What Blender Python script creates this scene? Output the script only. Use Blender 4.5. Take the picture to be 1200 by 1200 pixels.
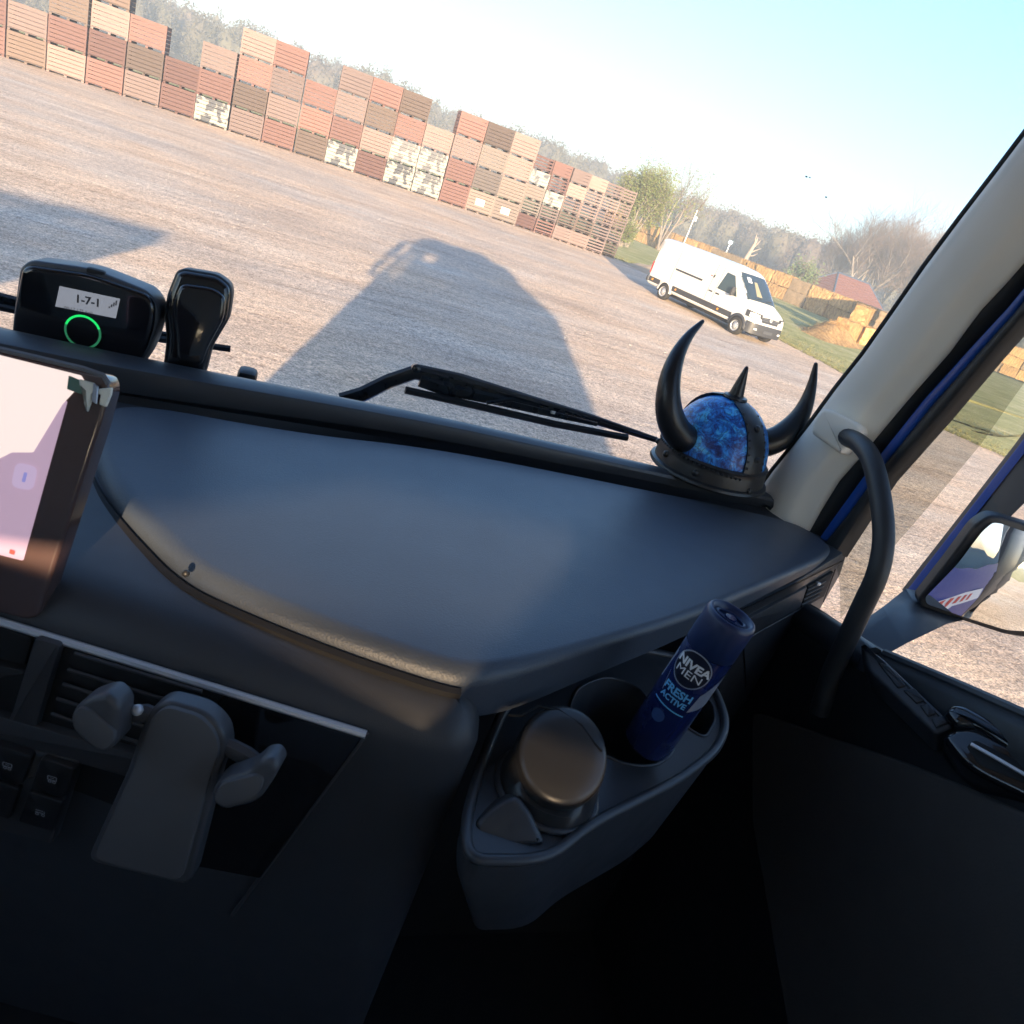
import bpy, bmesh, math, random
from mathutils import Vector, Matrix, noise
R = math.radians
rnd = random.Random(7)
scene = bpy.context.scene
for o in list(bpy.data.objects):
    bpy.data.objects.remove(o)

# ------------------------------------------------------------------ camera
H = 2.9                                   # eye height above the yard
FPX, CX, CY = 850.0, 600.0, 585.5         # focal length and principal point in photo pixels (1200 wide)
ROLL, PITCH, AZ = R(20), math.atan(363 / 850.0), R(22)
right0 = Vector((math.cos(AZ), -math.sin(AZ), 0))
fw0 = Vector((math.sin(AZ), math.cos(AZ), 0))
FWD = fw0 * math.cos(PITCH) - Vector((0, 0, math.sin(PITCH)))
up0 = fw0 * math.sin(PITCH) + Vector((0, 0, math.cos(PITCH)))
RGT = right0 * math.cos(ROLL) + up0 * math.sin(ROLL)
UPV = up0 * math.cos(ROLL) - right0 * math.sin(ROLL)
EYE = Vector((0, 0, H))
cam_d = bpy.data.cameras.new('camera')
cam = bpy.data.objects.new('camera', cam_d)
scene.collection.objects.link(cam)
m = Matrix((RGT, UPV, -FWD)).transposed().to_4x4()
m.translation = EYE
cam.matrix_world = m
cam_d.sensor_width = 36
cam_d.lens = 36 * FPX / 1200
cam_d.shift_y = -14.5 / 1200
cam_d.clip_start = 0.02
cam_d.clip_end = 3000
cam_d.dof.use_dof = True
cam_d.dof.focus_distance = 5.0
cam_d.dof.aperture_fstop = 26
scene.camera = cam

# ------------------------------------------------------------------ world, sun, exposure
SUN_EL, SUN_AZ = R(9.0), R(12.5)          # light travels towards azimuth SUN_AZ (from +Y towards +X)
world = bpy.data.worlds.new('World')
scene.world = world
world.use_nodes = True
nt = world.node_tree
bg = nt.nodes['Background']
sky = nt.nodes.new('ShaderNodeTexSky')
sky.sky_type = 'NISHITA'
sky.sun_disc = False
sky.sun_elevation = SUN_EL
sky.sun_rotation = R(180) + SUN_AZ
sky.air_density = .9
sky.dust_density = 2.2
sky.ozone_density = 3.0
tint = nt.nodes.new('ShaderNodeMix'); tint.data_type = 'RGBA'; tint.blend_type = 'MULTIPLY'; tint.inputs[0].default_value = 1
tint.inputs[7].default_value = (.97, .98, 1.02, 1)                        # clear spring air, a little bluer all round
nt.links.new(sky.outputs[0], tint.inputs[6]); nt.links.new(tint.outputs[2], bg.inputs[0])
bg.inputs[1].default_value = 0.105
sun_d = bpy.data.lights.new('sun', 'SUN')
sun_d.energy = 4.2
sun_d.angle = R(0.6)
sun_d.color = (1.0, 0.74, 0.47)
sun = bpy.data.objects.new('sun', sun_d)
scene.collection.objects.link(sun)
trav = Vector((math.sin(SUN_AZ) * math.cos(SUN_EL), math.cos(SUN_AZ) * math.cos(SUN_EL), -math.sin(SUN_EL)))
sun.rotation_euler = trav.to_track_quat('-Z', 'Y').to_euler()
sun.location = (-8, -30, 12)
vs = scene.view_settings
vs.view_transform = 'Standard'
vs.look = 'None'
vs.gamma = 1
vs.use_curve_mapping = False
vs.exposure = 2.42
cy = scene.cycles
cy.use_denoising = True
cy.max_bounces = 7
cy.diffuse_bounces = 4
cy.glossy_bounces = 4
cy.transmission_bounces = 4
cy.transparent_max_bounces = 12
cy.caustics_reflective = False
cy.caustics_refractive = False
cy.sample_clamp_indirect = 8

# ------------------------------------------------------------------ pixel rays to points of the place
def ray(x, y):
    return FWD * FPX + RGT * (x - CX) + UPV * (CY - y)
def pz(x, y, z):                          # point on the level z (relative to the eye)
    d = ray(x, y); return EYE + d * (z / d.z)
def pX(x, y, X):
    d = ray(x, y); return EYE + d * (X / d.x)
def pY(x, y, Y):
    d = ray(x, y); return EYE + d * (Y / d.y)
def pg(x, y):
    return pz(x, y, -H)
def pd(x, y, dist):                       # point at a given depth
    d = ray(x, y); return EYE + d * (dist / FPX)

class Frame:                              # a flat face in space: origin, normal, up
    def __init__(s, O, n, up=(0, 0, 1)):
        s.O = Vector(O); s.n = Vector(n).normalized()
        s.u = Vector(up).cross(s.n).normalized(); s.v = s.n.cross(s.u).normalized()
    def px(s, x, y, off=0.0):
        d = ray(x, y); O = s.O + s.n * off
        t = (O - EYE).dot(s.n) / d.dot(s.n)
        q = EYE + d * t - s.O
        return (q.dot(s.u), q.dot(s.v))
    def p(s, a, b, c=0.0):
        return s.O + s.u * a + s.v * b + s.n * c
    def pts(s, l, off=0.0):
        return [s.px(x, y, off) for x, y in l]

# ------------------------------------------------------------------ mesh helpers
def ccw(poly):
    a = sum(poly[i][0] * poly[(i + 1) % len(poly)][1] - poly[(i + 1) % len(poly)][0] * poly[i][1] for i in range(len(poly)))
    return list(poly) if a > 0 else list(poly)[::-1]
def chaikin(p, n=2, closed=True):
    p = [Vector(q) for q in p]
    for _ in range(n):
        o = []
        m_ = len(p)
        rng = range(m_) if closed else range(m_ - 1)
        if not closed: o.append(p[0])
        for i in rng:
            a, b = p[i], p[(i + 1) % m_]
            o += [a * .75 + b * .25, a * .25 + b * .75]
        if not closed: o.append(p[-1])
        p = o
    return p
def round_poly(poly, r, seg=4):           # fillet the corners of a 2D polygon
    poly = [Vector(q[:2]) for q in poly]; n = len(poly); out = []
    rr = r if isinstance(r, (list, tuple)) else [r] * n
    for i in range(n):
        a, b, c = poly[i - 1], poly[i], poly[(i + 1) % n]
        l1, l2 = (a - b).length, (c - b).length
        k = min(rr[i], l1 * .45, l2 * .45)
        s, e = b + (a - b) * (k / l1), b + (c - b) * (k / l2)
        for j in range(seg + 1):
            t = j / seg
            out.append(s * (1 - t) ** 2 + b * 2 * t * (1 - t) + e * t * t)
    return out
def inset(poly, d):
    n = len(poly); out = []
    for i in range(n):
        a, b, c = Vector(poly[i - 1][:2]), Vector(poly[i][:2]), Vector(poly[(i + 1) % n][:2])
        e1, e2 = (b - a), (c - b)
        if e1.length < 1e-9: e1 = e2
        if e2.length < 1e-9: e2 = e1
        n1 = Vector((-e1.y, e1.x)).normalized(); n2 = Vector((-e2.y, e2.x)).normalized()
        nn = n1 + n2
        k = max(0.35, nn.length_squared / 2)
        out.append(b + nn * (d / k))
    return out

class MB:
    def __init__(s):
        s.v = []; s.f = []; s.mi = []; s.cur = 0
    def add(s, verts, faces):
        b = len(s.v); s.v += [Vector(q) for q in verts]
        for f in faces:
            s.f.append([b + i for i in f]); s.mi.append(s.cur)
        return s
    def box(s, c, size, rot=None, taper=1.0):
        x, y, z = size[0] / 2, size[1] / 2, size[2] / 2
        vs_ = []
        for sz in (-1, 1):
            k = taper if sz > 0 else 1
            vs_ += [Vector((-x * k, -y * k, z * sz)), Vector((x * k, -y * k, z * sz)), Vector((x * k, y * k, z * sz)), Vector((-x * k, y * k, z * sz))]
        if rot is not None: vs_ = [rot @ q for q in vs_]
        c = Vector(c)
        return s.add([q + c for q in vs_], [(3, 2, 1, 0), (4, 5, 6, 7), (0, 1, 5, 4), (1, 2, 6, 5), (2, 3, 7, 6), (3, 0, 4, 7)])
    def rbox(s, c, size, r, rot=None, seg=2):
        bm = bmesh.new()
        bmesh.ops.create_cube(bm, size=1)
        for q in bm.verts: q.co = Vector((q.co.x * size[0], q.co.y * size[1], q.co.z * size[2]))
        bmesh.ops.bevel(bm, geom=list(bm.edges), offset=r, segments=seg, profile=.5, affect='EDGES')
        c = Vector(c); vs_ = [(rot @ q.co if rot is not None else q.co) + c for q in bm.verts]
        bm.verts.index_update()
        fs = [[q.index for q in f.verts] for f in bm.faces]
        bm.free()
        return s.add(vs_, fs)
    def loft(s, rings, closed=True, cap0=False, cap1=False):
        n = len(rings[0]); vs_ = [q for r_ in rings for q in r_]; fs = []
        for i in range(len(rings) - 1):
            for j in range(n if closed else n - 1):
                k = (j + 1) % n
                fs.append((i * n + j, i * n + k, (i + 1) * n + k, (i + 1) * n + j))
        if cap0: fs.append(tuple(range(n))[::-1])
        if cap1: fs.append(tuple((len(rings) - 1) * n + i for i in range(n)))
        return s.add(vs_, fs)
    def tube(s, pts, rad, n=8, cap=True, flat=1.0, up=None):
        pts = [Vector(p) for p in pts]
        rr = rad if isinstance(rad, (list, tuple)) else [rad] * len(pts)
        rings = []; prev = None
        for i, p in enumerate(pts):
            t = (pts[min(i + 1, len(pts) - 1)] - pts[max(i - 1, 0)]).normalized()
            if prev is None:
                a = Vector(up) if up is not None else (Vector((0, 0, 1)) if abs(t.z) < .9 else Vector((0, 1, 0)))
            else: a = prev
            b = (a - t * a.dot(t)).normalized(); prev = b
            c = t.cross(b)
            rings.append([p + (b * math.cos(2 * math.pi * k / n) + c * math.sin(2 * math.pi * k / n) * flat) * rr[i] for k in range(n)])
        return s.loft(rings, True, cap, cap)
    def lathe(s, prof, O, axis, n=24, ref=None, cap=False):
        ax = Vector(axis).normalized(); O = Vector(O)
        a = Vector(ref) if ref is not None else (Vector((1, 0, 0)) if abs(ax.x) < .8 else Vector((0, 1, 0)))
        a = (a - ax * a.dot(ax)).normalized(); b = ax.cross(a)
        rings = [[O + ax * h + (a * math.cos(2 * math.pi * k / n) + b * math.sin(2 * math.pi * k / n)) * r_ for k in range(n)] for r_, h in prof]
        return s.loft(rings, True, cap, cap)
    def pad(s, fr, poly, c_top, thick, r=0.004, seg=3, fill=True):   # rounded plate lying in a frame, its face at height c_top
        poly = ccw(poly)
        rings = [[fr.p(q[0], q[1], c_top - thick) for q in poly]]
        for j in range(seg + 1):
            a = (math.pi / 2) * j / seg
            pl = inset(poly, r * (1 - math.cos(a))) if j else poly
            rings.append([fr.p(q[0], q[1], c_top - r + r * math.sin(a)) for q in pl])
        return s.loft(rings, True, False, fill)
    def poly(s, pts):
        return s.add(pts, [tuple(range(len(pts)))])
    def sphere(s, c, r, n=10, m_=6, scale=(1, 1, 1)):
        c = Vector(c); rings = []
        for i in range(m_ + 1):
            a = math.pi * i / m_
            rr = max(math.sin(a), 1e-3)
            rings.append([c + Vector((math.cos(2 * math.pi * k / n) * rr * r * scale[0], math.sin(2 * math.pi * k / n) * rr * r * scale[1], -math.cos(a) * r * scale[2])) for k in range(n)])
        return s.loft(rings)
    def build(s, name, mat, parent=None, smooth=40, origin=None, mats=None):
        o0 = Vector(origin) if origin is not None else (root_loc(parent) if parent is not None else Vector((0, 0, 0)))
        me = bpy.data.meshes.new(name)
        me.from_pydata([tuple(q - o0) for q in s.v], [], s.f)
        for mm in (mats or [mat]): me.materials.append(mm)
        if mats: me.polygons.foreach_set('material_index', s.mi)
        if smooth:
            me.polygons.foreach_set('use_smooth', [True] * len(me.polygons))
            me.set_sharp_from_angle(angle=R(smooth))
        me.update()
        o = bpy.data.objects.new(name, me)
        scene.collection.objects.link(o)
        if parent is not None: o.parent = parent
        elif origin is not None: o.location = o0
        return o
def root_loc(o):
    while o.parent is not None: o = o.parent
    return Vector(o.location)
def tag(o, label, cat=None, group=None, kind=None):
    if label: o['label'] = label
    if cat: o['category'] = cat
    if group: o['group'] = group
    if kind: o['kind'] = kind
    return o
def thing(name, label, cat, loc=(0, 0, 0), rz=0, group=None):
    o = bpy.data.objects.new(name, None)
    scene.collection.objects.link(o)
    o.empty_display_size = .1
    o.location = loc; o.rotation_euler = (0, 0, rz)
    return tag(o, label, cat, group)
def copy_tree(o, parent=None):
    c = o.copy(); scene.collection.objects.link(c)
    if parent is not None: c.parent = parent
    for ch in list(o.children): copy_tree(ch, c)
    return c

# ------------------------------------------------------------------ materials
def nodes(name):
    mt = bpy.data.materials.new(name); mt.use_nodes = True
    n = mt.node_tree.nodes; l = mt.node_tree.links
    return mt, n, l, n['Principled BSDF']
def mix(n, l, fac, a, b, blend='MIX'):
    x = n.new('ShaderNodeMix'); x.data_type = 'RGBA'; x.blend_type = blend
    for sock, val in ((x.inputs[0], fac), (x.inputs[6], a), (x.inputs[7], b)):
        if hasattr(val, 'is_output') or isinstance(val, bpy.types.NodeSocket): l.new(val, sock)
        elif isinstance(val, (tuple, list)): sock.default_value = (*val[:3], 1)
        else: sock.default_value = val
    return x.outputs[2]
def noise_tex(n, l, scale, detail=4, rough=.55, coord='Object', vec_scale=None, dist=0, rot=None):
    tc = n.new('ShaderNodeTexCoord'); out = tc.outputs[coord]
    if vec_scale or rot:
        mp = n.new('ShaderNodeMapping')
        if vec_scale: mp.inputs['Scale'].default_value = vec_scale
        if rot: mp.inputs['Rotation'].default_value = rot
        l.new(out, mp.inputs['Vector']); out = mp.outputs['Vector']
    t = n.new('ShaderNodeTexNoise')
    t.inputs['Scale'].default_value = scale; t.inputs['Detail'].default_value = detail
    t.inputs['Roughness'].default_value = rough; t.inputs['Distortion'].default_value = dist
    l.new(out, t.inputs['Vector'])
    return t.outputs['Fac'], out
def ramp(n, l, fac, stops):
    r_ = n.new('ShaderNodeValToRGB'); e = r_.color_ramp.elements
    while len(e) < len(stops): e.new(.5)
    for i, (p, c) in enumerate(stops):
        e[i].position = p; e[i].color = (*c, 1) if len(c) == 3 else c
    l.new(fac, r_.inputs[0]); return r_.outputs[0]
def math_node(n, l, op, a, b):
    x = n.new('ShaderNodeMath'); x.operation = op
    for i, val in enumerate((a, b)):
        if isinstance(val, bpy.types.NodeSocket): l.new(val, x.inputs[i])
        else: x.inputs[i].default_value = val
    return x.outputs[0]
def bump_in(n, l, bs, fac, strength, dist):
    b = n.new('ShaderNodeBump'); b.inputs['Strength'].default_value = strength; b.inputs['Distance'].default_value = dist
    l.new(fac, b.inputs['Height']); l.new(b.outputs[0], bs.inputs['Normal'])
    return b
def M(name, col, rough=.5, metal=0, var=.12, scale=12, grain=0, gscale=1200, spec=.5, coat=0, gdist=.0005, rvar=.08):
    mt, n, l, bs = nodes(name)
    f, _ = noise_tex(n, l, scale, 5)
    dark = tuple(c * (1 - var) for c in col); lite = tuple(min(1, c * (1 + var)) for c in col)
    l.new(mix(n, l, f, dark, lite), bs.inputs['Base Color'])
    f2, _ = noise_tex(n, l, scale * 2.7, 4)
    mr = n.new('ShaderNodeMapRange'); mr.inputs['To Min'].default_value = max(0.02, rough - rvar); mr.inputs['To Max'].default_value = min(1, rough + rvar)
    l.new(f2, mr.inputs['Value']); l.new(mr.outputs[0], bs.inputs['Roughness'])
    bs.inputs['Metallic'].default_value = metal
    bs.inputs['Specular IOR Level'].default_value = spec
    bs.inputs['Coat Weight'].default_value = coat
    if grain:
        f3, _ = noise_tex(n, l, gscale, 2)
        bump_in(n, l, bs, f3, grain, gdist)
    return mt
def emit(name, col, strength):
    mt, n, l, bs = nodes(name)
    bs.inputs['Base Color'].default_value = (*[c * .5 for c in col], 1)
    bs.inputs['Emission Color'].default_value = (*col, 1)
    bs.inputs['Emission Strength'].default_value = strength
    bs.inputs['Roughness'].default_value = .25
    return mt
def glass(name, tint=(1, 1, 1), refl=1.0):
    mt = bpy.data.materials.new(name); mt.use_nodes = True
    n = mt.node_tree.nodes; l = mt.node_tree.links
    n.remove(n['Principled BSDF'])
    t = n.new('ShaderNodeBsdfTransparent'); t.inputs[0].default_value = (*tint, 1)
    g = n.new('ShaderNodeBsdfGlossy'); g.inputs['Roughness'].default_value = .02
    fr = n.new('ShaderNodeFresnel'); fr.inputs[0].default_value = 1.3
    mx = n.new('ShaderNodeMixShader')
    l.new(math_node(n, l, 'MULTIPLY', fr.outputs[0], refl), mx.inputs[0])
    l.new(t.outputs[0], mx.inputs[1]); l.new(g.outputs[0], mx.inputs[2])
    l.new(mx.outputs[0], n['Material Output'].inputs['Surface'])
    return mt

m_lid = M('soft_dash_skin', (.050, .062, .082), .42, var=.14, scale=7, grain=.5, gscale=520, gdist=.0009, spec=.55, rvar=.05)
m_dash = M('dash_plastic', (.036, .038, .044), .48, var=.1, scale=14, grain=.3, gscale=900)
m_cowl = M('ledge_plastic', (.032, .036, .043), .42, var=.1, grain=.3, gscale=700)
m_dark = M('black_plastic', (.012, .0125, .014), .5, grain=.15)
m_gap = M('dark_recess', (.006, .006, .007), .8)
m_trim = M('satin_metal_trim', (.60, .61, .64), .38, metal=.35, var=.06)
m_slat = M('vent_slat_plastic', (.05, .05, .055), .5)
m_frame = M('vent_frame_plastic', (.045, .045, .05), .5, grain=.2)
m_btn = M('button_plastic', (.016, .016, .018), .45)
m_grey0 = M('rim_grey', (.16, .165, .18), .4)
m_icon = M('button_print', (.32, .33, .36), .6)
m_gloss = M('gloss_black', (.008, .008, .01), .12, coat=.5)
m_bezel = M('screen_bezel', (.075, .045, .042), .16, coat=.5)  # pinkish brown reflection of the cab put into the base colour
m_beige = M('beige_trim', (.80, .77, .69), .55, var=.05, grain=.12, gscale=500)
m_seal = M('rubber_seal', (.008, .008, .009), .65)
m_back = M('cab_back_trim', (.44, .43, .40), .8)
m_blue = M('blue_paint', (.006, .065, .34), .34, var=.04, coat=.25)
m_handle = M('handle_rubber', (.02, .021, .023), .5, grain=.15)
m_helm = M('helmet_black', (.017, .017, .018), .38, var=.25, scale=40)
m_horn = M('horn_black', (.012, .012, .013), .33, var=.3, scale=30)
m_tray = M('tray_plastic', (.045, .048, .055), .36, var=.1, grain=.15)
m_ash = M('ash_pot_plastic', (.036, .036, .037), .32, var=.1, grain=.1, metal=.2)
m_can = M('navy_can', (.008, .017, .085), .26, var=.05, coat=.4)
m_cap = M('navy_cap', (.008, .02, .075), .38, var=.08)
m_white = M('white_print', (.75, .76, .78), .5, var=.03)
m_silver = M('silver_print', (.38, .42, .5), .3, metal=.5, var=.03)
m_cyan = M('light_blue_print', (.12, .42, .75), .5, var=.03)
m_red = M('red_print', (.55, .03, .03), .5, var=.05)
m_wglass = glass('windscreen_glass', (.97, .985, .98), .55)
m_dglass = glass('door_glass', (.96, .975, .965), .6)
m_tint = glass('tinted_acrylic', (.60, .61, .58), .7)
m_mirror = M('mirror_silver', (.85, .87, .88), .015, metal=1, var=0.01, rvar=.0)

# ------------------------------------------------------------------ ground
def gravel_mat():
    mt, n, l, bs = nodes('gravel_yard')
    a, vec = noise_tex(n, l, .9, 8, .62, vec_scale=(.26, .8, 1), rot=(0, 0, R(-6)))      # wheel drag streaks
    b, _ = noise_tex(n, l, .16, 5, .6)
    c, _ = noise_tex(n, l, 9, 6, .7)
    d, _ = noise_tex(n, l, 38, 4, .7)
    base = ramp(n, l, a, [(.30, (.49, .385, .305)), (.46, (.59, .485, .395)), (.56, (.63, .53, .44)), (.70, (.71, .63, .54))])
    warm = ramp(n, l, b, [(.35, (.86, .88, .92)), (.65, (1.1, .98, .86))])
    base = mix(n, l, .9, base, warm, 'MULTIPLY')
    sp = ramp(n, l, c, [(.3, (.62, .61, .6)), (.5, (1, 1, 1)), (.72, (1.28, 1.26, 1.22))])
    e_, _ = noise_tex(n, l, 3.2, 8, .72, vec_scale=(.22, 1.0, 1), rot=(0, 0, R(9)))
    base = mix(n, l, .75, base, ramp(n, l, e_, [(.33, (.74, .72, .70)), (.47, (1, 1, 1)), (.64, (1.16, 1.15, 1.13))]), 'MULTIPLY')
    base = mix(n, l, 1.0, base, sp, 'MULTIPLY')
    sp2 = ramp(n, l, d, [(.34, (.42, .41, .40)), (.5, (1, 1, 1)), (.66, (1.55, 1.55, 1.55))])
    base = mix(n, l, .9, base, sp2, 'MULTIPLY')
    tc = n.new('ShaderNodeTexCoord')
    vo = n.new('ShaderNodeTexVoronoi'); vo.inputs['Scale'].default_value = 22
    l.new(tc.outputs['Object'], vo.inputs['Vector'])
    st = ramp(n, l, vo.outputs['Color'], [(0, (.75, .74, .72)), (1, (1.25, 1.24, 1.2))])
    base = mix(n, l, .5, base, st, 'MULTIPLY')
    l.new(base, bs.inputs['Base Color'])
    bs.inputs['Roughness'].default_value = .95
    bs.inputs['Specular IOR Level'].default_value = .2
    h = math_node(n, l, 'ADD', math_node(n, l, 'MULTIPLY', a, .5), math_node(n, l, 'MULTIPLY', d, .22))
    h = math_node(n, l, 'ADD', h, math_node(n, l, 'MULTIPLY', c, .25))
    h = math_node(n, l, 'ADD', h, math_node(n, l, 'MULTIPLY', e_, .4))
    bump_in(n, l, bs, h, .75, .14)
    return mt
m_gravel = gravel_mat()
def grass_mat():
    mt, n, l, bs = nodes('meadow')
    a, _ = noise_tex(n, l, .5, 7, .65)
    b, _ = noise_tex(n, l, 7, 5, .7)
    col = ramp(n, l, a, [(.32, (.23, .25, .10)), (.5, (.35, .34, .15)), (.66, (.46, .42, .23))])
    sp = ramp(n, l, b, [(.3, (.55, .6, .5)), (.5, (1, 1, 1)), (.72, (1.5, 1.45, 1.3))])
    l.new(mix(n, l, .8, col, sp, 'MULTIPLY'), bs.inputs['Base Color'])
    bs.inputs['Roughness'].default_value = 1
    bs.inputs['Specular IOR Level'].default_value = .1
    bump_in(n, l, bs, b, .8, .15)
    return mt
m_grass = grass_mat()
m_blade = M('grass_blades', (.17, .165, .075), .8, var=.45, scale=1.2, spec=.2)

def grid_sheet(name, x0, x1, y0, y1, nx, ny, hf, mat, keep=None):
    mb = MB(); vid = {}
    vs_, fs = [], []
    for j in range(ny + 1):
        for i in range(nx + 1):
            x, y = x0 + (x1 - x0) * i / nx, y0 + (y1 - y0) * j / ny
            vs_.append((x, y, hf(x, y)))
    for j in range(ny):
        for i in range(nx):
            a = j * (nx + 1) + i
            fs.append((a, a + 1, a + nx + 2, a + nx + 1))
    mb.add(vs_, fs)
    return mb.build(name, mat, smooth=180)
def gh(x, y):                                                             # the yard is nearly level
    return .045 * noise.noise(Vector((x * .13, y * .3, 0))) + .018 * noise.noise(Vector((x * .6, y * 1.1, 4)))
MBG = MB()
MBG.add([(-330, -230, -.12), (450, -230, -.12), (450, 440, -.12), (-330, 440, -.12)], [(0, 1, 2, 3)])
o = MBG.build('ground', m_grass, smooth=0); tag(o, None, kind='structure')
o = grid_sheet('gravel_yard', -40, 66, -30, 62, 212, 184, gh, m_gravel); tag(o, None, kind='structure')

# grass field beyond the yard: its border read off the photograph
border = [(-40, 60.0), (-8, 49.5), (3, 49), (12, 48.2), (19.5, 47.6), (22.3, 44.5), (22.6, 38), (22.2, 33), (21.5, 28.5), (21.8, 25), (20.6, 21), (20.6, 18.2), (22.2, 15.8), (25, 9), (30, -5), (36, -30)]
bsm = chaikin([Vector((a, b, 0)) for a, b in border], 2, False)
mb = MB(); rings = []
for i, q in enumerate(bsm):
    t = (bsm[min(i + 1, len(bsm) - 1)] - bsm[max(i - 1, 0)]).normalized()
    nrm = Vector((-t.y, t.x, 0))
    if nrm.dot(Vector((60, 60, 0)) - q) < 0: nrm = -nrm
    w = .5 * noise.noise(Vector((q.x * .9, q.y * .9, 2)))
    row = []
    far = Vector((66, 62, 0)) + (q - Vector((10, 20, 0))) * .9
    e = q + nrm * w
    row.append(Vector((e.x, e.y, gh(e.x, e.y) - .03)))
    for d_, z_ in ((.35, .05), (1.2, .1), (3, .12)):
        g_ = q + nrm * (d_ + w); row.append(Vector((g_.x, g_.y, gh(g_.x, g_.y) + z_)))
    for k in (.25, .6, 1.0):
        b_ = q + nrm * 3; g_ = b_.lerp(b_ + nrm * 60, k); row.append(Vector((g_.x, g_.y, .14)))
    rings.append(row)
mb.loft(rings, closed=False)
o = mb.build('grass_field', m_grass, smooth=180); tag(o, None, kind='structure')
# tufts along the border and across the near part of the field
mb = MB(); r2 = random.Random(3)
vs_, fs = [], []
def tuft(x, y, z, hmax, w=.012):
    for _ in range(5):
        a = r2.uniform(0, 6.28); hh = r2.uniform(.4, 1) * hmax; lx, ly = math.cos(a) * hh * .6, math.sin(a) * hh * .6
        ox, oy = r2.uniform(-.08, .08), r2.uniform(-.08, .08)
        b = len(vs_)
        vs_.extend([(x + ox - w * math.sin(a), y + oy + w * math.cos(a), z), (x + ox + w * math.sin(a), y + oy - w * math.cos(a), z), (x + ox + lx, y + oy + ly, z + hh)])
        fs.append((b, b + 1, b + 2))
for _ in range(9500):
    k = r2.randrange(12, len(bsm) - 3); q = bsm[k].lerp(bsm[k + 1], r2.random())
    t = (bsm[k + 1] - bsm[k]).normalized(); nrm = Vector((-t.y, t.x, 0))
    if nrm.dot(Vector((60, 60, 0)) - q) < 0: nrm = -nrm
    d_ = abs(r2.gauss(0, 1)) ** 1.5 * 5 - .25
    p = q + nrm * d_
    if p.y < 5 or p.y > 60: continue
    tuft(p.x, p.y, .08 + (0 if d_ > .6 else -.06), r2.uniform(.04, .12), .014)
mb.add(vs_, fs)
o = mb.build('grass', m_blade, smooth=0); tag(o, 'tufts of short rough grass over the meadow edge', 'grass', kind='stuff')
# loose stones on the yard, thickest beside the cab door
mb = MB(); m_stone = M('stones', (.40, .36, .32), .95, var=.4, scale=3, spec=.2)
vs_, fs = [], []
for i in range(5200):
    if i < 3200: x, y = r2.uniform(2.0, 16), r2.uniform(2.0, 17)
    else: x, y = r2.uniform(-4, 16), r2.uniform(5, 40)
    s_ = r2.uniform(.006, .018) * (1 + .5 * (y > 15)) * (1.8 if r2.random() < .02 else 1)
    z_ = gh(x, y); b = len(vs_); a = r2.uniform(0, 6.28)
    pts = [(math.cos(a + k * 1.57) * s_ * r2.uniform(.7, 1.3), math.sin(a + k * 1.57) * s_ * r2.uniform(.7, 1.3)) for k in range(4)]
    vs_ += [(x + u, y + v, z_ - .004) for u, v in pts] + [(x + u * .5, y + v * .5, z_ + s_ * r2.uniform(.2, .45)) for u, v in pts]
    fs += [(b + 4, b + 5, b + 6, b + 7)] + [(b + k, b + (k + 1) % 4, b + 4 + (k + 1) % 4, b + 4 + k) for k in range(4)]
mb.add(vs_, fs)
o = mb.build('loose_gravel', m_stone, smooth=0); tag(o, 'loose pale stones scattered over the dusty yard', 'gravel', kind='stuff')

# ================================================================== the lorry cab
lorry = thing('lorry', 'blue lorry cab seen from its driver seat, with a black padded dashboard', 'lorry')
XL, XR = -1.50, 1.04                                                      # outer side walls
FLOOR, ROOF, REAR = 1.35, 4.12, -.82
def L(mb, name, mat, parent=None, **k): return mb.build(name, mat, parent or lorry, **k)

# ---- shell (behind and above the camera)
mb = MB()                                                                 # roof with rounded shoulders
sec = [(XL, 3.5), (XL, 3.8), (XL + .12, 4.02), (XL + .4, ROOF), (XR - .4, ROOF), (XR - .12, 4.02), (XR, 3.8), (XR, 3.5)]
mb.loft([[Vector((a, y, b - (0 if y < .7 else (y - .7) * .35))) for a, b in sec] for y in (REAR, -.2, .4, .7, 1.0)], closed=False)
mb.loft([[Vector((a * .97, y, b - .05 - (0 if y < .7 else (y - .7) * .35))) for a, b in sec] for y in (1.0, .7, .4, -.2, REAR)], closed=False)
L(mb, 'roof', m_back)
# rear wall; its three added openings shape sun patches on dash, pot and yard
ops = [[(-.56, -.188), (-.31, -.21), (-.10, -.248), (-.08, -.232), (-.055, -.193), (.04, -.165), (.09, -.137), (-.24, -.135), (-.46, -.166), (-.54, -.174)],
       [(-.03, -.288), (.10, -.288), (.10, -.25), (-.03, -.245)],
       [(-1.36, .58), (-1.02, .58), (-1.02, .80), (-1.36, .80)]]
bm = bmesh.new(); es = []
for lp in [[(XL, -1.9), (XR, -1.9), (XR, ROOF - H - .05), (XL, ROOF - H - .05)]] + ops:
    vs_ = [bm.verts.new((q[0], REAR, H + q[1])) for q in lp]
    es += [bm.edges.new((vs_[i], vs_[(i + 1) % len(vs_)])) for i in range(len(vs_))]
bmesh.ops.triangle_fill(bm, use_beauty=True, use_dissolve=False, edges=es, normal=(0, 1, 0))
ex = bmesh.ops.extrude_face_region(bm, geom=list(bm.faces))
for q in ex['geom']:
    if isinstance(q, bmesh.types.BMVert): q.co.y -= .04
bm.verts.index_update()
mb = MB(); mb.add([q.co.copy() for q in bm.verts], [[q.index for q in f.verts] for f in bm.faces]); bm.free()
L(mb, 'rear_wall', m_back, smooth=0)
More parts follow.
